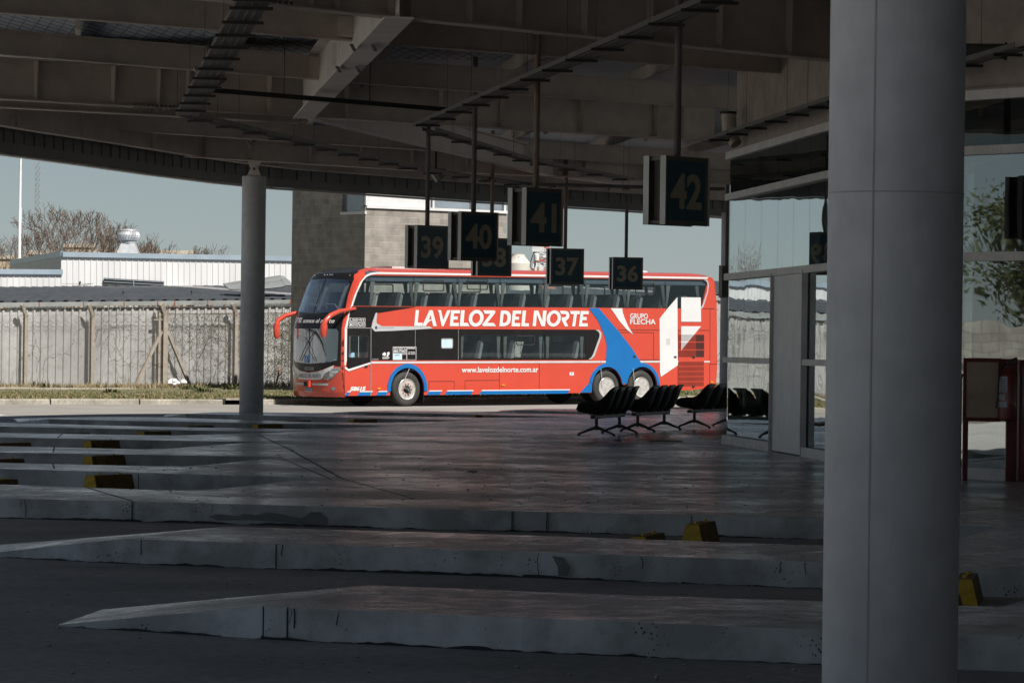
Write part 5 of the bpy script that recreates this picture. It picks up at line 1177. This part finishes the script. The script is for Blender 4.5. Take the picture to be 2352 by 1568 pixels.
def skin(name,J,E_,mat,parent,grow=0,root=0):
    me=bpy.data.meshes.new(name); me.from_pydata([j[:3] for j in J],E_,[]); me.materials.append(M[mat])
    o=bpy.data.objects.new(name,me); COL.objects.link(o); o.parent=parent
    md=o.modifiers.new('skin','SKIN'); md.use_smooth_shade=True
    for i,j in enumerate(J):
        v=me.skin_vertices[0].data[i]; v.radius=(j[3]+grow,j[3]*(1.0 if j[3]<.12 else 1.25)+grow); v.use_root=(i==root)
    s=o.modifiers.new('sub','SUBSURF'); s.levels=1; s.render_levels=2
    return o
pz=thing('person','driver seated in the cab wearing a light blue shirt and navy vest','person',tuple(dp),(0,0,PSI))
def mk(name,J,E_,mat,grow=0):
    me=bpy.data.meshes.new(name); me.from_pydata([j[:3] for j in J],E_,[])
    bm=bmesh.new(); bm.from_mesh(me); bm.verts.layers.skin.verify(); bm.to_mesh(me); bm.free()
    me.materials.append(M[mat]); o=bpy.data.objects.new(name,me); COL.objects.link(o); o.parent=pz
    md=o.modifiers.new('skin','SKIN')
    for i,j in enumerate(J):
        v=me.skin_vertices[0].data[i]; r_=j[3]+grow; v.radius=(r_,r_); v.use_root=(i==0)
    s=o.modifiers.new('sub','SUBSURF'); s.levels=1; s.render_levels=2
    return o
mk('body',joints,ed,'skin')
J2=[joints[i] for i in (0,1,2,3,8,9,10,12,13,14)]
mk('shirt',J2,[(0,1),(1,2),(2,3),(2,4),(4,5),(5,6),(2,7),(7,8),(8,9)],'shirt_blue',.018)
mk('vest',[joints[0],joints[1],(-.05,0,.40,.165)],[(0,1),(1,2)],'vest_navy',.03)
obj('hair',MB().lathe([(.105,.74),(.112,.80),(.10,.86),(.05,.905),(.01,.91)],16,c=(-.10,0,0)),'hair_dark',pz,smooth=True)
obj('cab_seat',MB().box(.12,.28,-.25,.25,0,.75).box(-.35,.2,-.25,.25,-.25,-.12),'seat_leather',bus).location=(-1.62,.62,1.12)
# ================================================================ BACKGROUND
# --- tower of concrete block
tb=B(5.2,9.5); tw=thing('block_tower','tall tower of grey brown concrete blocks rising behind the bus','building',(tb.x,tb.y,-.2),(0,0,PSI))
TL,TD,TH=5.84,4.19,7.4
mb=MB(); e=.25
def wallq(x0,x1,y0,y1,z0,z1): mb.box(x0,x1,y0,y1,z0,z1)
wallq(0,TL,0,e,0,6.25); wallq(0,TL,0,e,7.3,TH); wallq(TL-e,TL,e,TD,0,TH); wallq(0,TL-e,TD-e,TD,0,TH)
# left wall with a doorway near its back edge and a window at the top
wallq(0,e,e,3.05,0,6.05); wallq(0,e,3.05,TD-e,2.35,6.05); wallq(0,e,3.85,TD-e,0,2.35); wallq(0,e,1.3,TD-e,6.05,TH); wallq(0,e,e,1.3,7.3,TH)
obj('wall',mb,'tower_block',tw)
obj('roof',MB().box(-.1,TL+.1,-.1,TD+.1,TH,TH+.2),'plaster_tan',tw)
obj('door',MB().box(.12,.18,3.05,3.85,0,2.35),'door_slate',tw); obj('door_frame',MB().box(-.03,.0,2.97,3.05,0,2.43).box(-.03,.0,3.05,3.93,2.35,2.43),'room_dark',tw)
w_=obj('window',MB().box(.10,.14,.25,1.3,6.05,7.3).box(.12,TL-.02,.10,.14,6.25,7.3),'window_grey',tw)
obj('sill',MB().box(-.05,.02,-.05,1.35,6.0,6.09).box(.02,TL+.0,-.06,.0,6.20,6.29),'lintel_white',w_)
mb=MB().box(.02,2.55,.02,.08,6.29,7.2)
for x in (0.0,2.55,2.72,4.35,4.45,5.72): mb.box(x,x+.08,-.02,.09,6.29,7.3)
mb.box(2.72,5.75,-.02,.09,6.95,7.05)
obj('window_frame',mb,'lintel_white',w_)
# --- fence
fz=lambda t: zt(t)+.2
FY=19.7
fn=thing('chain_link_fence','chain link fence with concrete posts and barbed coils before the corrugated shed','fence',tuple(B(-1.5,FY,fz(0))),(0,0,0))
def fpt(t,z,y=FY): p=B(t,y); return Vector((p.x,p.y,fz(t)+z+.012*max(-8,min(40,t))))
pt=[Bt(u,FY) for u in (58,211,377)]; posts=[pt[0]-2.6*k for k in range(6,0,-1)]+pt+[pt[2]+2.95*k for k in range(1,12)]
dn=Vector((s_,-c_,0))
for t in posts:
    mb=MB(); dbl=abs(t-pt[2])<.01; w=.13 if not dbl else .19
    top=fpt(t,2.52); mb.bar(fpt(t,-.3),top,w,w,up=dn); mb.bar(top-Vector((0,0,.03)),top+Vector((-.22*c_,-.22*s_,.32))+dn*.1,w*.85,w*.8,up=dn)
    if dbl:
        mb.bar(fpt(t-.22,-.3),fpt(t-.22,2.85),.09,.09,up=dn)
        for q in (-1,1): mb.bar(fpt(t+q*.12,1.9),fpt(t+q*1.15-.05,-.05),.10,.10,up=dn)
        mb.bar(fpt(t-.45,2.3),fpt(t+.3,2.3),.05,.05,up=dn)
    obj('post',mb,'post_concrete',fn,True)
mb=MB(); step=.085; H=2.5; t=-17
rr=.0035
while t<32:
    for q in (-1,1):
        if abs(t)>60: pass
        a=fpt(t,0);b_=fpt(t+q*H*.62,H)
        d=Vector((rr,0,0)); mb.add([a-d,a+d,b_+d,b_-d],[(0,1,2,3)])
    t+=step
obj('mesh_wire',mb,'wire_galv',fn,True)
def coil(t0,t1,mat,n_per=3.2,r0=.17,z=2.62,jit=.0):
    mb=MB(); pts=[]; t=t0; k=0
    while t<t1:
        a=k*2*PI/14; r=r0*(1+rnd.uniform(-jit,jit)); p=fpt(t,z+math.sin(a)*r); p=p+dn*(math.cos(a)*r+.1)+Vector((c_,s_,0))*0
        pts.append(p); k+=1; t+=1/(14*n_per)
    mb.tube(pts,.0040,3,cap=False); return obj('razor_coil',mb,mat,fn,True)
coil(-17,3.2,'wire_galv',jit=.1); coil(-17,9,'wire_galv',2.1,.2,2.6,.2); coil(4.0,8.0,'wire_rust',9,.19,2.63,.5); coil(8,12,'vine_twig',9,.2,2.6,.5); coil(12,30,'wire_galv',2.6,.18,2.6,.2)
mb=MB()
for z in (2.46,2.6,2.74): mb.tube([fpt(t,z)+dn*.08 for t in range(-17,31,3)],.006,4)
obj('barbed_wire',mb,'wire_galv',fn,True)
# creeper on the fence, denser to the right
vt=thing('creeper','leafless creeper climbing the right part of the chain link fence','climbing plant',tuple(fpt(6,0)))
mb=MB(); lf=MB()
def vine(t,z,a,n,r):
    pts=[fpt(t,z)-dn*(-.03)]
    for i in range(n):
        a+=rnd.uniform(-.55,.55); t+=math.cos(a)*.09; z=min(2.5,max(0,z+math.sin(a)*.09)); pts.append(fpt(t,z)+dn*rnd.uniform(.01,.06))
        if rnd.random()<.10 and n>8: vine(t,z,a+rnd.choice((-.9,.9)),n//2,r*.7)
        if rnd.random()<.28:
            q=pts[-1]; s=rnd.uniform(.012,.028); lf.add([q+Vector((-s,0,-s)),q+Vector((s,-.01,-s*.3)),q+Vector((0,0,s))],[(0,1,2)])
    mb.tube(pts,[r*(1-.5*i/len(pts)) for i in range(len(pts))],3,cap=False)
for i in range(150):
    t=rnd.choice((rnd.uniform(2,13),rnd.uniform(6,13),rnd.uniform(9.5,12.5),rnd.uniform(-2,30))); vine(t,rnd.uniform(0,1.6),rnd.uniform(.3,2.6),rnd.randint(12,34),rnd.uniform(.004,.010))
obj('stem',mb,'vine_twig',vt,True); obj('leaf_cluster',lf,'leaf_green',vt,True)
t=thing('dead_branch','bare orange brown forked branch leaning on the fence left of the tower','branch',tuple(fpt(9.2,0)))
obj('limb',MB().tube([fpt(8.55,0)+dn*.3,fpt(8.7,.35)+dn*.2,fpt(8.78,.75)+dn*.15],[.035,.028,.012],6).tube([fpt(8.66,.25)+dn*.25,fpt(8.9,.45)+dn*.25],[.025,.01],6),'post_orange' if 0 else 'rust',t,True)
# litter
lp=fpt(Bt(408,18.3),.05,18.3); mb=MB(); 
for i in range(9):
    c=Vector((rnd.uniform(-.25,.3),rnd.uniform(-.1,.1),rnd.uniform(.04,.18))); r=rnd.uniform(.07,.14)
    mb.lathe([(r*.3,-r*.7),(r,-r*.2),(r*.8,r*.4),(r*.2,r*.75)],6,c=tuple(c))
o=obj('plastic_bag',mb,'plastic_white',None); o.location=lp; tag(o,'crumpled white plastic bag lying at the foot of the fence','litter')
def p_on(u,y,dz=.0):
    t=Bt(u,y); p=B(t,y); return Vector((p.x,p.y,zt(t)+.18+dz))
o=obj('fallen_plank',MB().bar(p_on(455,14),p_on(520,14.5),.2,.07),'post_concrete'); tag(o,'pale broken slab lying in the grass left of the column','debris')
o=obj('fallen_plank',MB().bar(p_on(292,9),p_on(332,9.2),.35,.06),'kerb_stone'); tag(o,'flat pale slab in the short grass below the braced fence post','debris')
def weed(u,y,label,h=.3):
    p=p_on(u,y); mb=MB()
    for i in range(60):
        a=rnd.uniform(0,2*PI); l=rnd.uniform(.4,1)*h; e=rnd.uniform(.3,1.2); d=Vector((math.cos(a)*math.cos(e),math.sin(a)*math.cos(e),math.sin(e)))*l; w=Vector((-math.sin(a),math.cos(a),0))*.03
        o_=Vector((rnd.uniform(-.25,.25),rnd.uniform(-.1,.1),0)); mb.add([o_-w*.3,o_+d*.6-w,o_+d,o_+d*.6+w],[(0,1,2,3)])
    o=obj('weed_clump',mb,'leaf_green'); o.location=p; tag(o,label,'weed',group='broad leaved weeds on the verge')
weed(470,12,'broad leaved weed just left of the left column',.42); weed(435,16,'weed clump below the white plastic bag',.3); weed(530,15,'weed clump touching the left edge of the column',.35); weed(95,18.6,'green weed clump near the left fence post',.4); weed(255,11,'low weed clump in the short grass left of centre',.25)
# --- grey corrugated shed behind the fence
sh=thing('corrugated_shed','long low shed with weathered grey corrugated wall and dark ribbed roof','shed',tuple(B(0,21.2,0)))
def slope(t): return .026*max(-60,min(60,t))
def spt(t,y,z): p=B(t,y); return Vector((p.x,p.y,z+slope(t)))
def corr(name,y,t0,t1,z0,z1,pitch,mat,par,dep=.035,zs=None,jag=0):
    mb=MB(); prof=((0,0),(.62,0),(.68,1),(.94,1))
    t=t0; col=[]
    while t<t1:
        for k,h in prof: col.append((t+k*pitch,h*dep))
        t+=pitch
    for (tt,h) in col:
        j=rnd.uniform(-jag,jag); mb.v+= [tuple(spt(tt,y-h,z0-slope(tt)-.4)),tuple(spt(tt,y-h,z1))]
    for i in range(len(col)-1): mb.f.append((2*i,2*i+2,2*i+3,2*i+1)); mb.m.append(0)
    obj(name,mb,mat,par,True)
corr('wall',20.05,-45,60,0,2.66,.30,'sheet_grey',sh,dep=.05)
mb=MB(); mb.bar(spt(-45,19.97,2.78),spt(60,19.97,2.78),.14,.15,up=(0,0,1)); obj('gutter',mb,'gutter_grey',sh,True)
mb=MB()
for u in (86,188,281,358,397,473,663):
    t=Bt(u,19.97); p=spt(t,19.97,2.78)+dn*.075; mb.bar(p-Vector((0,0,.07)),p+Vector((0,0,.07)),.03,.03)
obj('gutter_strap',mb,'rust',sh,True)
mb=MB(); t=-45; rows=[]
while t<60:
    for k,h in ((0,0),(.45,0),(.6,.07),(.85,.07)): rows.append((t+k*.5,h))
    t+=.5
for tt,h in rows:
    a=spt(tt,20.2,2.84+h); b_=spt(tt+5.0,40,3.38+h); mb.v+=[tuple(a),tuple(b_)]
for i in range(len(rows)-1): mb.f.append((2*i,2*i+2,2*i+3,2*i+1)); mb.m.append(1 if (i//4)%34 in (11,12) else 0)
obj('roof',mb,['roof_sheet_dark','sheet_grey'],sh,True)
mb=MB()
for u,y in ((10,39),(182,39),(363,39),(281,26),(438,26)): 
    t=Bt(u,y); p=spt(t,y,2.85+(y-20.2)*.030); mb.tube([p,p+Vector((0,0,.12))],.012,5); mb.lathe([(.01,.0),(.04,.03),(.035,.07),(.01,.09)],8,c=tuple(p+Vector((0,0,.1))))
mb.tube([spt(Bt(u,39),39,3.5) for u in (10,182,363,560)],.008,4)
obj('wire_insulator',mb,'tray_dark',sh,True)
obj('downpipe',MB().tube([spt(Bt(139,20.15),20.15,.1),spt(Bt(139,20.15),20.15,2.72)],.035,8),'trim_white',sh,True)
t=thing('loose_roof_sheet','pale bent metal sheet standing up at the right end of the shed roof','metal sheet',tuple(P(600,655,136)))
a=[P(512,651,137),P(560,643,137),P(610,637,137),P(642,632,137),P(652,634,137),P(667,646,137)]; b_=[P(527,664,134),P(575,664,134),P(620,662,134),P(650,658,134),P(658,655,134),P(670,655,134)]
mb=MB(); 
for p,q in zip(a,b_): mb.v+=[tuple(p),tuple(q),tuple(p+Vector((0,0.05,-.03))),tuple(q+Vector((0,.05,-.03)))]
for i in range(5): k=4*i; mb.f+=[(k,k+1,k+5,k+4),(k+2,k+6,k+7,k+3),(k,k+4,k+6,k+2),(k+1,k+3,k+7,k+5)]; mb.m+=[0]*4
obj('sheet',mb,'gutter_grey',t,True)
# --- white hall
wh_=thing('white_hall','white ribbed metal hall with pale blue roof flashing behind the shed','building',tuple(P(400,640,150)))
def wpt(u,v,k=0):  # vertical facade plane turned 20 degrees
    Y=148+ (u-142)*.0105+k; return P(u,v,Y)
def ribwall(u0,v0,u1,v1,vb0,vb1,name='wall',k=0,n=None):
    mb=MB(); a,b_=wpt(u0,v0,k),wpt(u1,v1,k); c,d=wpt(u0,vb0,k),wpt(u1,vb1,k); L_=(b_-a).length; n=max(2,int(L_/.26)); out_=Vector((.35,-.94,0))
    for i in range(n):
        for f,h in ((0,0),(.80,0),(.84,.03),(.95,.03)):
            q=(i+f)/n; mb.v+=[tuple(a.lerp(b_,q)+out_*h),tuple(c.lerp(d,q)+out_*h)]
    m=len(mb.v)//2
    for i in range(m-1): mb.f.append((2*i,2*i+1,2*i+3,2*i+2)); mb.m.append(0)
    obj(name,mb,'sheet_white',wh_,True)
    f=MB(); f.bar(a+out_*.05+Vector((0,0,-.02)),b_+out_*.05+Vector((0,0,-.02)),.12,.20); obj('roof_flashing',f,'flashing_blue',wh_,True)
ribwall(142,583,760,594.5,700,700); ribwall(-560,619,142,623.5,700,700,k=-.6)
# side gable going back, and roofs
a=wpt(142,583);b_=Vector((a.x-4.2,a.y+16,a.z-.05))
mb=MB().bar(Vector((a.x,a.y,a.z-1.4)),Vector((b_.x,b_.y,b_.z-1.4)),.05,2.8); obj('side_wall',mb,'sheet_white',wh_,True)
obj('roof_flashing',MB().bar(a,b_,.10,.22),'flashing_blue',wh_,True)
r0,r1=wpt(142,585),wpt(760,596); obj('roof',MB().add([r0,r1,r1+Vector((-4,18,.1)),r0+Vector((-4,18,.1))],[(0,1,2,3)]),'flashing_blue',wh_,True)
lv=thing; mb=MB(); a,b_=wpt(238,645.5,-.16),wpt(376,653.5,-.16)
lo=obj('louvre',MB().bar(a+Vector((0,0,.0)),b_,.03,.26),'room_dark',wh_,True)
mb=MB()
for k in (-.02,.09): mb.bar(a+Vector((.02,-.05,k)),b_+Vector((0,-.05,k)),.03,.016)
m_=(a+b_)/2; mb.bar(m_+Vector((0,-.06,-.15)),m_+Vector((0,-.06,.15)),.05,.03); obj('louvre_slat',mb,'flashing_blue',lo,True)
tv=P(295,583,151); t=obj('turbine_vent',MB().add([(-.52,-.5,-.2),(.52,-.5,-.2),(.52,.5,-.2),(-.52,.5,-.2),(-.28,-.28,.42),(.28,-.28,.42),(.28,.28,.42),(-.28,.28,.42)],[(0,1,5,4),(1,2,6,5),(2,3,7,6),(3,0,4,7),(4,5,6,7)]),'turbine_metal',None)
t.location=tv; t.parent=wh_; t.location=tv-Vector(wh_.location)
mb=MB().lathe([(.30,.40),(.33,.45),(.33,.50)],24); n=96
prof=[(.30,.50),(.40,.57),(.45,.67),(.46,.77),(.42,.87),(.36,.93)]
for j_,(r_,z_) in enumerate(prof):
    for k in range(n):
        a=2*PI*k/n+ j_*.07; q=((k%4)/4.); rr_=r_*(1-.085*q); mb.v.append((rr_*math.cos(a),rr_*math.sin(a),z_))
o_=len(mb.v)-n*len(prof)
for j_ in range(len(prof)-1):
    for k in range(n): mb.f.append((o_+j_*n+k,o_+j_*n+(k+1)%n,o_+(j_+1)*n+(k+1)%n,o_+(j_+1)*n+k)); mb.m.append(0)
mb.lathe([(.39,.93),(.36,.97),(.15,1.02),(.02,1.03)],24)
obj('turbine_head',mb,'turbine_metal',t)
# --- poles and masts
t=thing('flagpole','tall white tapering flagpole at the far left','pole',tuple(P(44,617,165)))
z0=P(44,617,141).z; zt_=P(47,361,165)-P(44,617,165)
obj('shaft',MB().tube([(0,0,-4),(0,0,zt_.z*.55),(0,0,zt_.z*.555),(0,0,zt_.z)],[.075,.07,.055,.05],12),'pole_white',t,smooth=True); obj('cap',MB().lathe([(.07,0),(.09,.05),(.06,.12)],12,c=(0,0,zt_.z)),'pole_white',t)
def lattice(name,label,u,vt_,vb_,Y,w0,w1,mats,bands=1):
    a=P(u,vb_,Y);b_=P(u,vt_,Y); t=thing(name,label,'mast',tuple(a)); H=b_.z-a.z; n=max(6,int(H/(w0*1.3)))
    mbs=[MB() for _ in mats]
    for k in range(n):
        mb=mbs[(k*bands//n)%len(mats)]; q0,q1=k/n,(k+1)/n; W0=w0+(w1-w0)*q0;W1=w0+(w1-w0)*q1; C0=[(W0/2*x,W0/2*y,H*q0) for x,y in ((-1,-1),(1,-1),(1,1),(-1,1))];C1=[(W1/2*x,W1/2*y,H*q1) for x,y in ((-1,-1),(1,-1),(1,1),(-1,1))]
        for i in range(4):
            mb.tube([C0[i],C1[i]],w0*.045,4); mb.tube([C0[i],C1[(i+1)%4]],w0*.03,3); mb.tube([C1[i],C1[(i+1)%4]],w0*.03,3); mb.tube([C0[(i+1)%4],C1[i]],w0*.03,3)
    for mb,m in zip(mbs,mats):
        if mb.v: obj('lattice',mb,m,t)
    return t
lattice('lattice_mast','thin grey lattice mast in the sky right of the flagpole',83,373,640,300,.36,.36,['mast_grey'])
lattice('radio_mast','distant red and white lattice radio mast behind the bus roof',1244,540,640,420,2.2,1.2,['mast_red','pole_white'],6)
t=thing('camera_pole','white pole carrying a grey cabinet and two security cameras','camera pole',tuple(P(1229,640,135)))
k_=135/8500
obj('pole',MB().tube([(0,0,-6),(0,0,(640-575)*k_)],.055,8),'pole_white',t); bz=(640-592)*k_
obj('cabinet',MB().box(-.12,.31,-.15,.15,bz+.22,bz+.62),'box_grey',t)
obj('dome_camera',MB().lathe([(.02,-.16),(.09,-.1),(.10,0),(.10,.12),(.04,.16)],12,c=(.04,-.2,bz+.0)),'plastic_white',t,smooth=True)
obj('bullet_camera',MB().tube([(.28,-.2,bz+.02),(.62,-.3,bz+.0)],.055,8).bar((.05,-.1,bz+.05),(.35,-.2,bz+.06),.04,.04),'plastic_white',t)
obj('junction_box',MB().box(.14,.30,-.12,.0,bz-.5,bz-.2),'plastic_white',t)
obj('cable_loop',MB().tube([(-.05,-.1,bz+.22),(-.16,-.1,bz-.1),(-.19,-.1,bz-.35),(-.02,-.1,bz-.5)],.016,6),'rubber_black',t)
# --- low building with the red brick parapet and tank
a=P(1130,622,150);t=thing('low_annex','low pale building with red brick parapet just showing above the bus','building',(a.x,a.y,0),(0,0,R(20)))
obj('wall',MB().box(0,6.3,0,6,-.5,3.9),'plaster_cream',t); zz=P(1250,616.5,151).z
obj('parapet',MB().box(-.05,2.75,-.05,6.05,3.9,zz),'brick_red',t); obj('panel',MB().box(2.9,6.1,-.06,-.01,2.9,3.8),'lintel_white',t)
a=P(1190,617,148.5); t=thing('water_tank','cream round water tank with conical top on the low roof','water tank',(a.x,a.y,a.z),(0,0,0))
k_=148.5/8500; obj('tank_body',MB().lathe([(.50,-1.0),(.50,.22),(.485,.235),(.27,.50),(.26,.56),(.05,.57)],28),'tank_cream',t,smooth=True)
obj('lid',MB().lathe([(.24,.56),(.22,.60),(.03,.61)],16),'post_concrete',t); obj('pipe',MB().tube([(-.5,-.1,.25),(-.1,-.35,.32),(.05,-.3,.5)],.012,5),'rubber_black',t)
# --- far buildings behind the trees
def block(u0,u1,vt_,Y,mat,label,fl=3.0,cols=6):
    a=P(u0,vt_,Y);b_=P(u1,vt_,Y); w=b_.x-a.x; H=a.z; t=thing('apartment_block',label,'building',(a.x,Y,0),(0,0,R(8)),None)
    obj('wall',MB().box(0,w,0,12,-1,H),mat,t); z=2; mb=MB()
    while z<H-1.6:
        for k in range(cols): x=w*(k+.3)/cols; mb.box(x,x+w/cols*.38,-.06,.0,z,z+1.3)
        z+=fl
    obj('window',mb,'far_window',t); obj('parapet',MB().box(-.2,w+.2,-.2,0,H-.3,H+.15),'plaster_cream',t)
block(-10,60,588,400,'plaster_tan','tan apartment block farthest left behind the bare trees',cols=5)
block(62,140,578,430,'plaster_cream','taller cream apartment block behind the largest bare tree',cols=6)
block(150,215,562,460,'plaster_tan','tallest tan block right of the largest bare tree',cols=5)
block(216,330,574,410,'plaster_cream','cream block behind the roof vent',cols=8)
block(335,440,577,430,'plaster_tan','lower tan block right of the roof vent',cols=7)
block(-160,-15,590,420,'plaster_cream','far cream block beyond the left edge',cols=8)
# --- trees
def bare_tree(u,vtop,Y,label,seed,spread=1.,levels=6,zb=0):
    r=random.Random(seed); base=P(u,784,Y); base.z=zb; H=P(u,vtop,Y).z-zb
    t=thing('bare_tree',label,'tree',tuple(base),(0,0,0),'leafless winter trees behind the halls'); tk=MB(); tw_=MB()
    def grow(p,d,l,rad,lev):
        n=3 if lev>2 else 2; pts=[p];rs=[rad]
        for i in range(n):
            d=(d+Vector((r.uniform(-1,1),r.uniform(-1,1),r.uniform(-.4,.8)))*.13).normalized(); p=p+d*l/n; pts.append(p); rs.append(rad*(1-.35*(i+1)/n))
        (tk if lev>3 else tw_).tube(pts,[max(q,.0095) for q in rs],6 if lev>3 else 3,cap=False)
        if lev<=0: return
        for k in range(r.choice((2,3)) if lev>1 else 3):
            a=r.uniform(0,2*PI); sp=r.uniform(.35,.85)*spread; x=d.cross(Vector((0,0,1)) if abs(d.z)<.9 else Vector((1,0,0))).normalized(); y=x.cross(d)
            nd=(d*math.cos(sp)+(x*math.cos(a)+y*math.sin(a))*math.sin(sp)+Vector((0,0,.26))).normalized()
            s=pts[-1] if k<2 else pts[-2]; grow(s,nd,l*r.uniform(.68,.86),rs[-1]*.72,lev-1)
    grow(Vector((0,0,0)),Vector((0,0,1)),H*.24,H*.030,levels)
    mz=max([v[2] for v in tw_.v]); k=H/mz
    for m in (tk,tw_): m.v=[(x*k,y*k,z*k) for x,y,z in m.v]
    obj('trunk',tk,'bark_grey',t,smooth='all'); obj('twigs',tw_,'twig_brown',t)
bare_tree(142,462,195,'largest leafless tree left of the roof vent',3,1.0,8)
bare_tree(28,530,185,'leafless tree behind the flagpole',5,1.0,7)
bare_tree(92,500,215,'tall leafless tree between flagpole and the largest tree',8,1.,7)
bare_tree(215,500,205,'leafless tree right of the largest one, left of the vent',11,1.05,7)
bare_tree(262,535,190,'short leafless tree just left of the roof vent',13,1.05,7)
bare_tree(345,532,200,'leafless tree just right of the roof vent',17,1.1,7)
bare_tree(400,548,195,'low leafless tree above the middle of the white hall',19,1.1,7)
bare_tree(480,560,210,'sparse low leafless tree left of the column',23,1.1,5)
bare_tree(-90,500,190,'leafless tree past the left edge, mirrored in the glass',29,1.,6); bare_tree(-260,520,190,'leafless tree farther past the left edge',31,1.,5)
def leafy(x,y,h,label,seed,cr_=2.6):
    r=random.Random(seed); t=thing('leafy_tree',label,'tree',(x,y,-.2)); tk=MB().tube([(0,0,0),(.1,0,h*.3),(.0,.1,h*.6)],[.22,.16,.08],8); lf=MB(); cl=[]
    for i in range(26):
        a=r.uniform(0,2*PI); q=r.random()**.6; z=h*r.uniform(.42,.95); c=Vector((math.cos(a)*cr_*q*(1.1-z/h*.5),math.sin(a)*cr_*q*(1.1-z/h*.5),z)); cl.append(c); tk.tube([(0,0,h*.3),tuple(c*.6+Vector((0,0,h*.1))),tuple(c)],[.07,.04,.015],5)
        for k in range(260):
            d=Vector((r.gauss(0,1),r.gauss(0,1),r.gauss(0,.7))); d=d.normalized()*r.uniform(.2,1)*cr_*.36; p=c+d; s=r.uniform(.04,.10); n=Vector((r.uniform(-1,1),r.uniform(-1,1),r.uniform(-1,1))).normalized(); u_=n.orthogonal()*s; w=n.cross(u_)
            lf.add([p-u_,p-w*.5,p+u_,p+w*.5],[(0,1,2,3)])
    obj('trunk',tk,'bark_grey',t); obj('crown',lf,'leaf_green',t)
p=B(38,24); leafy(p.x,p.y,5.2,'small green tree just visible past the bus tail',41,1.8)
leafy(-48,50,6.3,'dark leafy tree reflected in the right hand glass',43,3.2); leafy(-56,56,6.8,'second leafy tree reflected in the right hand glass',44,3.4); leafy(-50,62,5.5,'third leafy tree reflected in the right hand glass',45,2.8)
o=thing('yard_wall','concrete block yard wall reflected in the right hand glass','wall',(-38,40,-.3),(0,0,R(90))); obj('blockwork',MB().box(0,40,-.1,.1,0,2.6),'yard_block',o)
